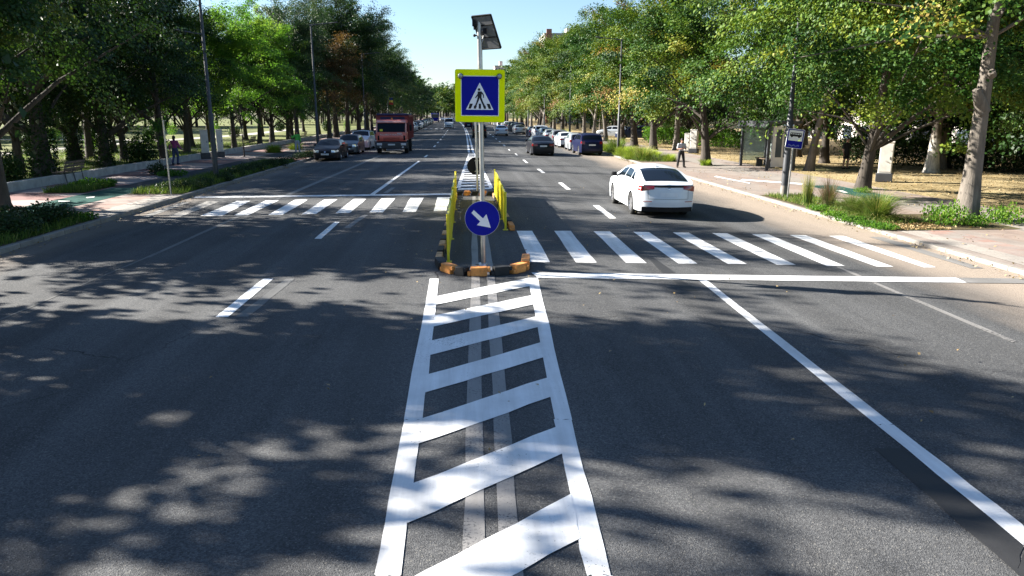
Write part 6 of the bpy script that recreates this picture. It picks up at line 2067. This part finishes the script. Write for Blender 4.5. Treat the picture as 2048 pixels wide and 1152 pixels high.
cl('ivybush', 285, 333, 'round bush of glossy ivy left of the thin grey pole', 'shrub', 'park bushes', 1.0)
cl('ivybush', 20, 372, 'ivy bush behind the low wall at the left edge', 'shrub', 'park bushes', .8)
for i, (a_, b_, s_) in enumerate([(180, 300, .7), (655, 262, 1.0), (695, 258, .9), (190, 290, .8), (430, 268, 1.0), (560, 262, 1.0), (110, 290, .9), (300, 285, .8), (345, 270, .9), (470, 275, .8), (240, 275, .9), (60, 310, .8)]):
    p = at(a_, max(b_, 262))
    clump('ivybush' if i % 2 else 'saplingbush', p.x, p.y, '%s bush scattered in the park undergrowth' % ordw(i), 'shrub', 'bushes inside the park', s_)
# young staked trees on the left pavement
def young(px_, py_, label, sc=1.0):
    p = at(px_, py_)
    return plant('sapling', p.x, p.y, label, 'young pavement trees', random.uniform(0, 6), sc)
young(489, 313, 'slender young tree on the left pavement right of the cabinets', 1.25)
young(594, 296, 'slender young tree just left of the second street lamp', 1.2)
young(322, 347, 'thin leaning young tree by the thin grey pole', .75)
# ground litter and blades: nobody could count these
def scatter(name, n, boxes, fn, mat, seed, kind='litter'):
    rng = np.random.default_rng(seed)
    ar = np.array([(b[1] - b[0]) * (b[3] - b[2]) for b in boxes], float)
    ch = rng.choice(len(boxes), n, p=ar / ar.sum())
    bx = np.array([b[:4] for b in boxes])[ch]
    zz = np.array([b[4] for b in boxes])[ch]
    x = bx[:, 0] + (bx[:, 1] - bx[:, 0]) * rng.uniform(0, 1, n)
    y = bx[:, 2] + (bx[:, 3] - bx[:, 2]) * rng.uniform(0, 1, n)
    if kind == 'litter':
        C_ = np.stack([x, y, zz + rng.uniform(.01, .045, n)], 1)
        U, Wv = leaf_axes(rng, n, 2.2, .0)
        o = cards(name, C_, U, Wv, fn * rng.uniform(.6, 1.3, n), fn * rng.uniform(.4, .9, n), rng.normal(.5, .22, n), M[mat], None, .15)
    else:
        a = rng.uniform(0, 6.28, n)
        h = fn * rng.uniform(.4, 1.3, n)
        d = np.stack([np.cos(a), np.sin(a), np.zeros(n)], 1)
        le = np.stack([rng.normal(0, .35, n), rng.normal(0, .35, n), np.ones(n)], 1) * h[:, None]
        b0 = np.stack([x, y, zz - .01], 1)
        w_ = .012
        V = np.stack([b0 - d * w_, b0 + d * w_, b0 + le + d * w_ * .3, b0 + le - d * w_ * .3], 1).reshape(-1, 3)
        o = quads_mesh(name, V, n, rng.normal(.42, .22, n), M[mat])
    o['kind'] = 'stuff'
    return o
scatter('fallen_leaves', 11000, [(17.7, 34, 22, 80, ZR), (11.5, 13.1, 18.8, 27, ZR + .005), (13.3, 15.1, 18.8, 21.5, ZR + .005)], .085, 'litter', 61)
scatter('fallen_leaves', 1100, [(11.5, 13.2, 18.7, 20.2, ZR + .005)], .07, 'litter', 62)
scatter('fallen_leaves', 500, [(16.3, 17.6, 18, 60, ZR), (11.4, 16, 8, 40, ZR)], .07, 'litter', 63)
scatter('grass', 16000, [(-12.95, XL - KW - .02, 28.9, 48.5, ZL)], .20, 'blade', 64, 'grass')
scatter('grass', 9000, [(-12.95, XL - KW - .02, 12, 22.3, ZL)], .20, 'blade', 65, 'grass')
scatter('grass', 7000, [(11.5, 13.9, 47, 100, ZR)], .3, 'blade', 66, 'grass')
scatter('grass', 2500, [(-16.5, -15, 29.6, 32.4, ZL)], .22, 'blade', 67, 'grass')
scatter('grass', 30000, [(-34, -18.5, 26, 80, ZL - .03)], .16, 'blade', 68, 'grass')
scatter('grass', 4000, [(11.5, 13.1, 19.7, 27.3, ZR)], .14, 'blade', 69, 'grass')
scatter('fallen_leaves', 420, [(10.7, XR - .02, 12, 60, road_z(11.0) + .004)], .07, 'litter', 71)
scatter('fallen_leaves', 300, [(XL + .02, XL + .5, 14, 48, road_z(-10.4) + .004)], .07, 'litter', 72)
scatter('fallen_leaves', 160, [(-3, 7, 6, 30, .012)], .05, 'litter', 73)
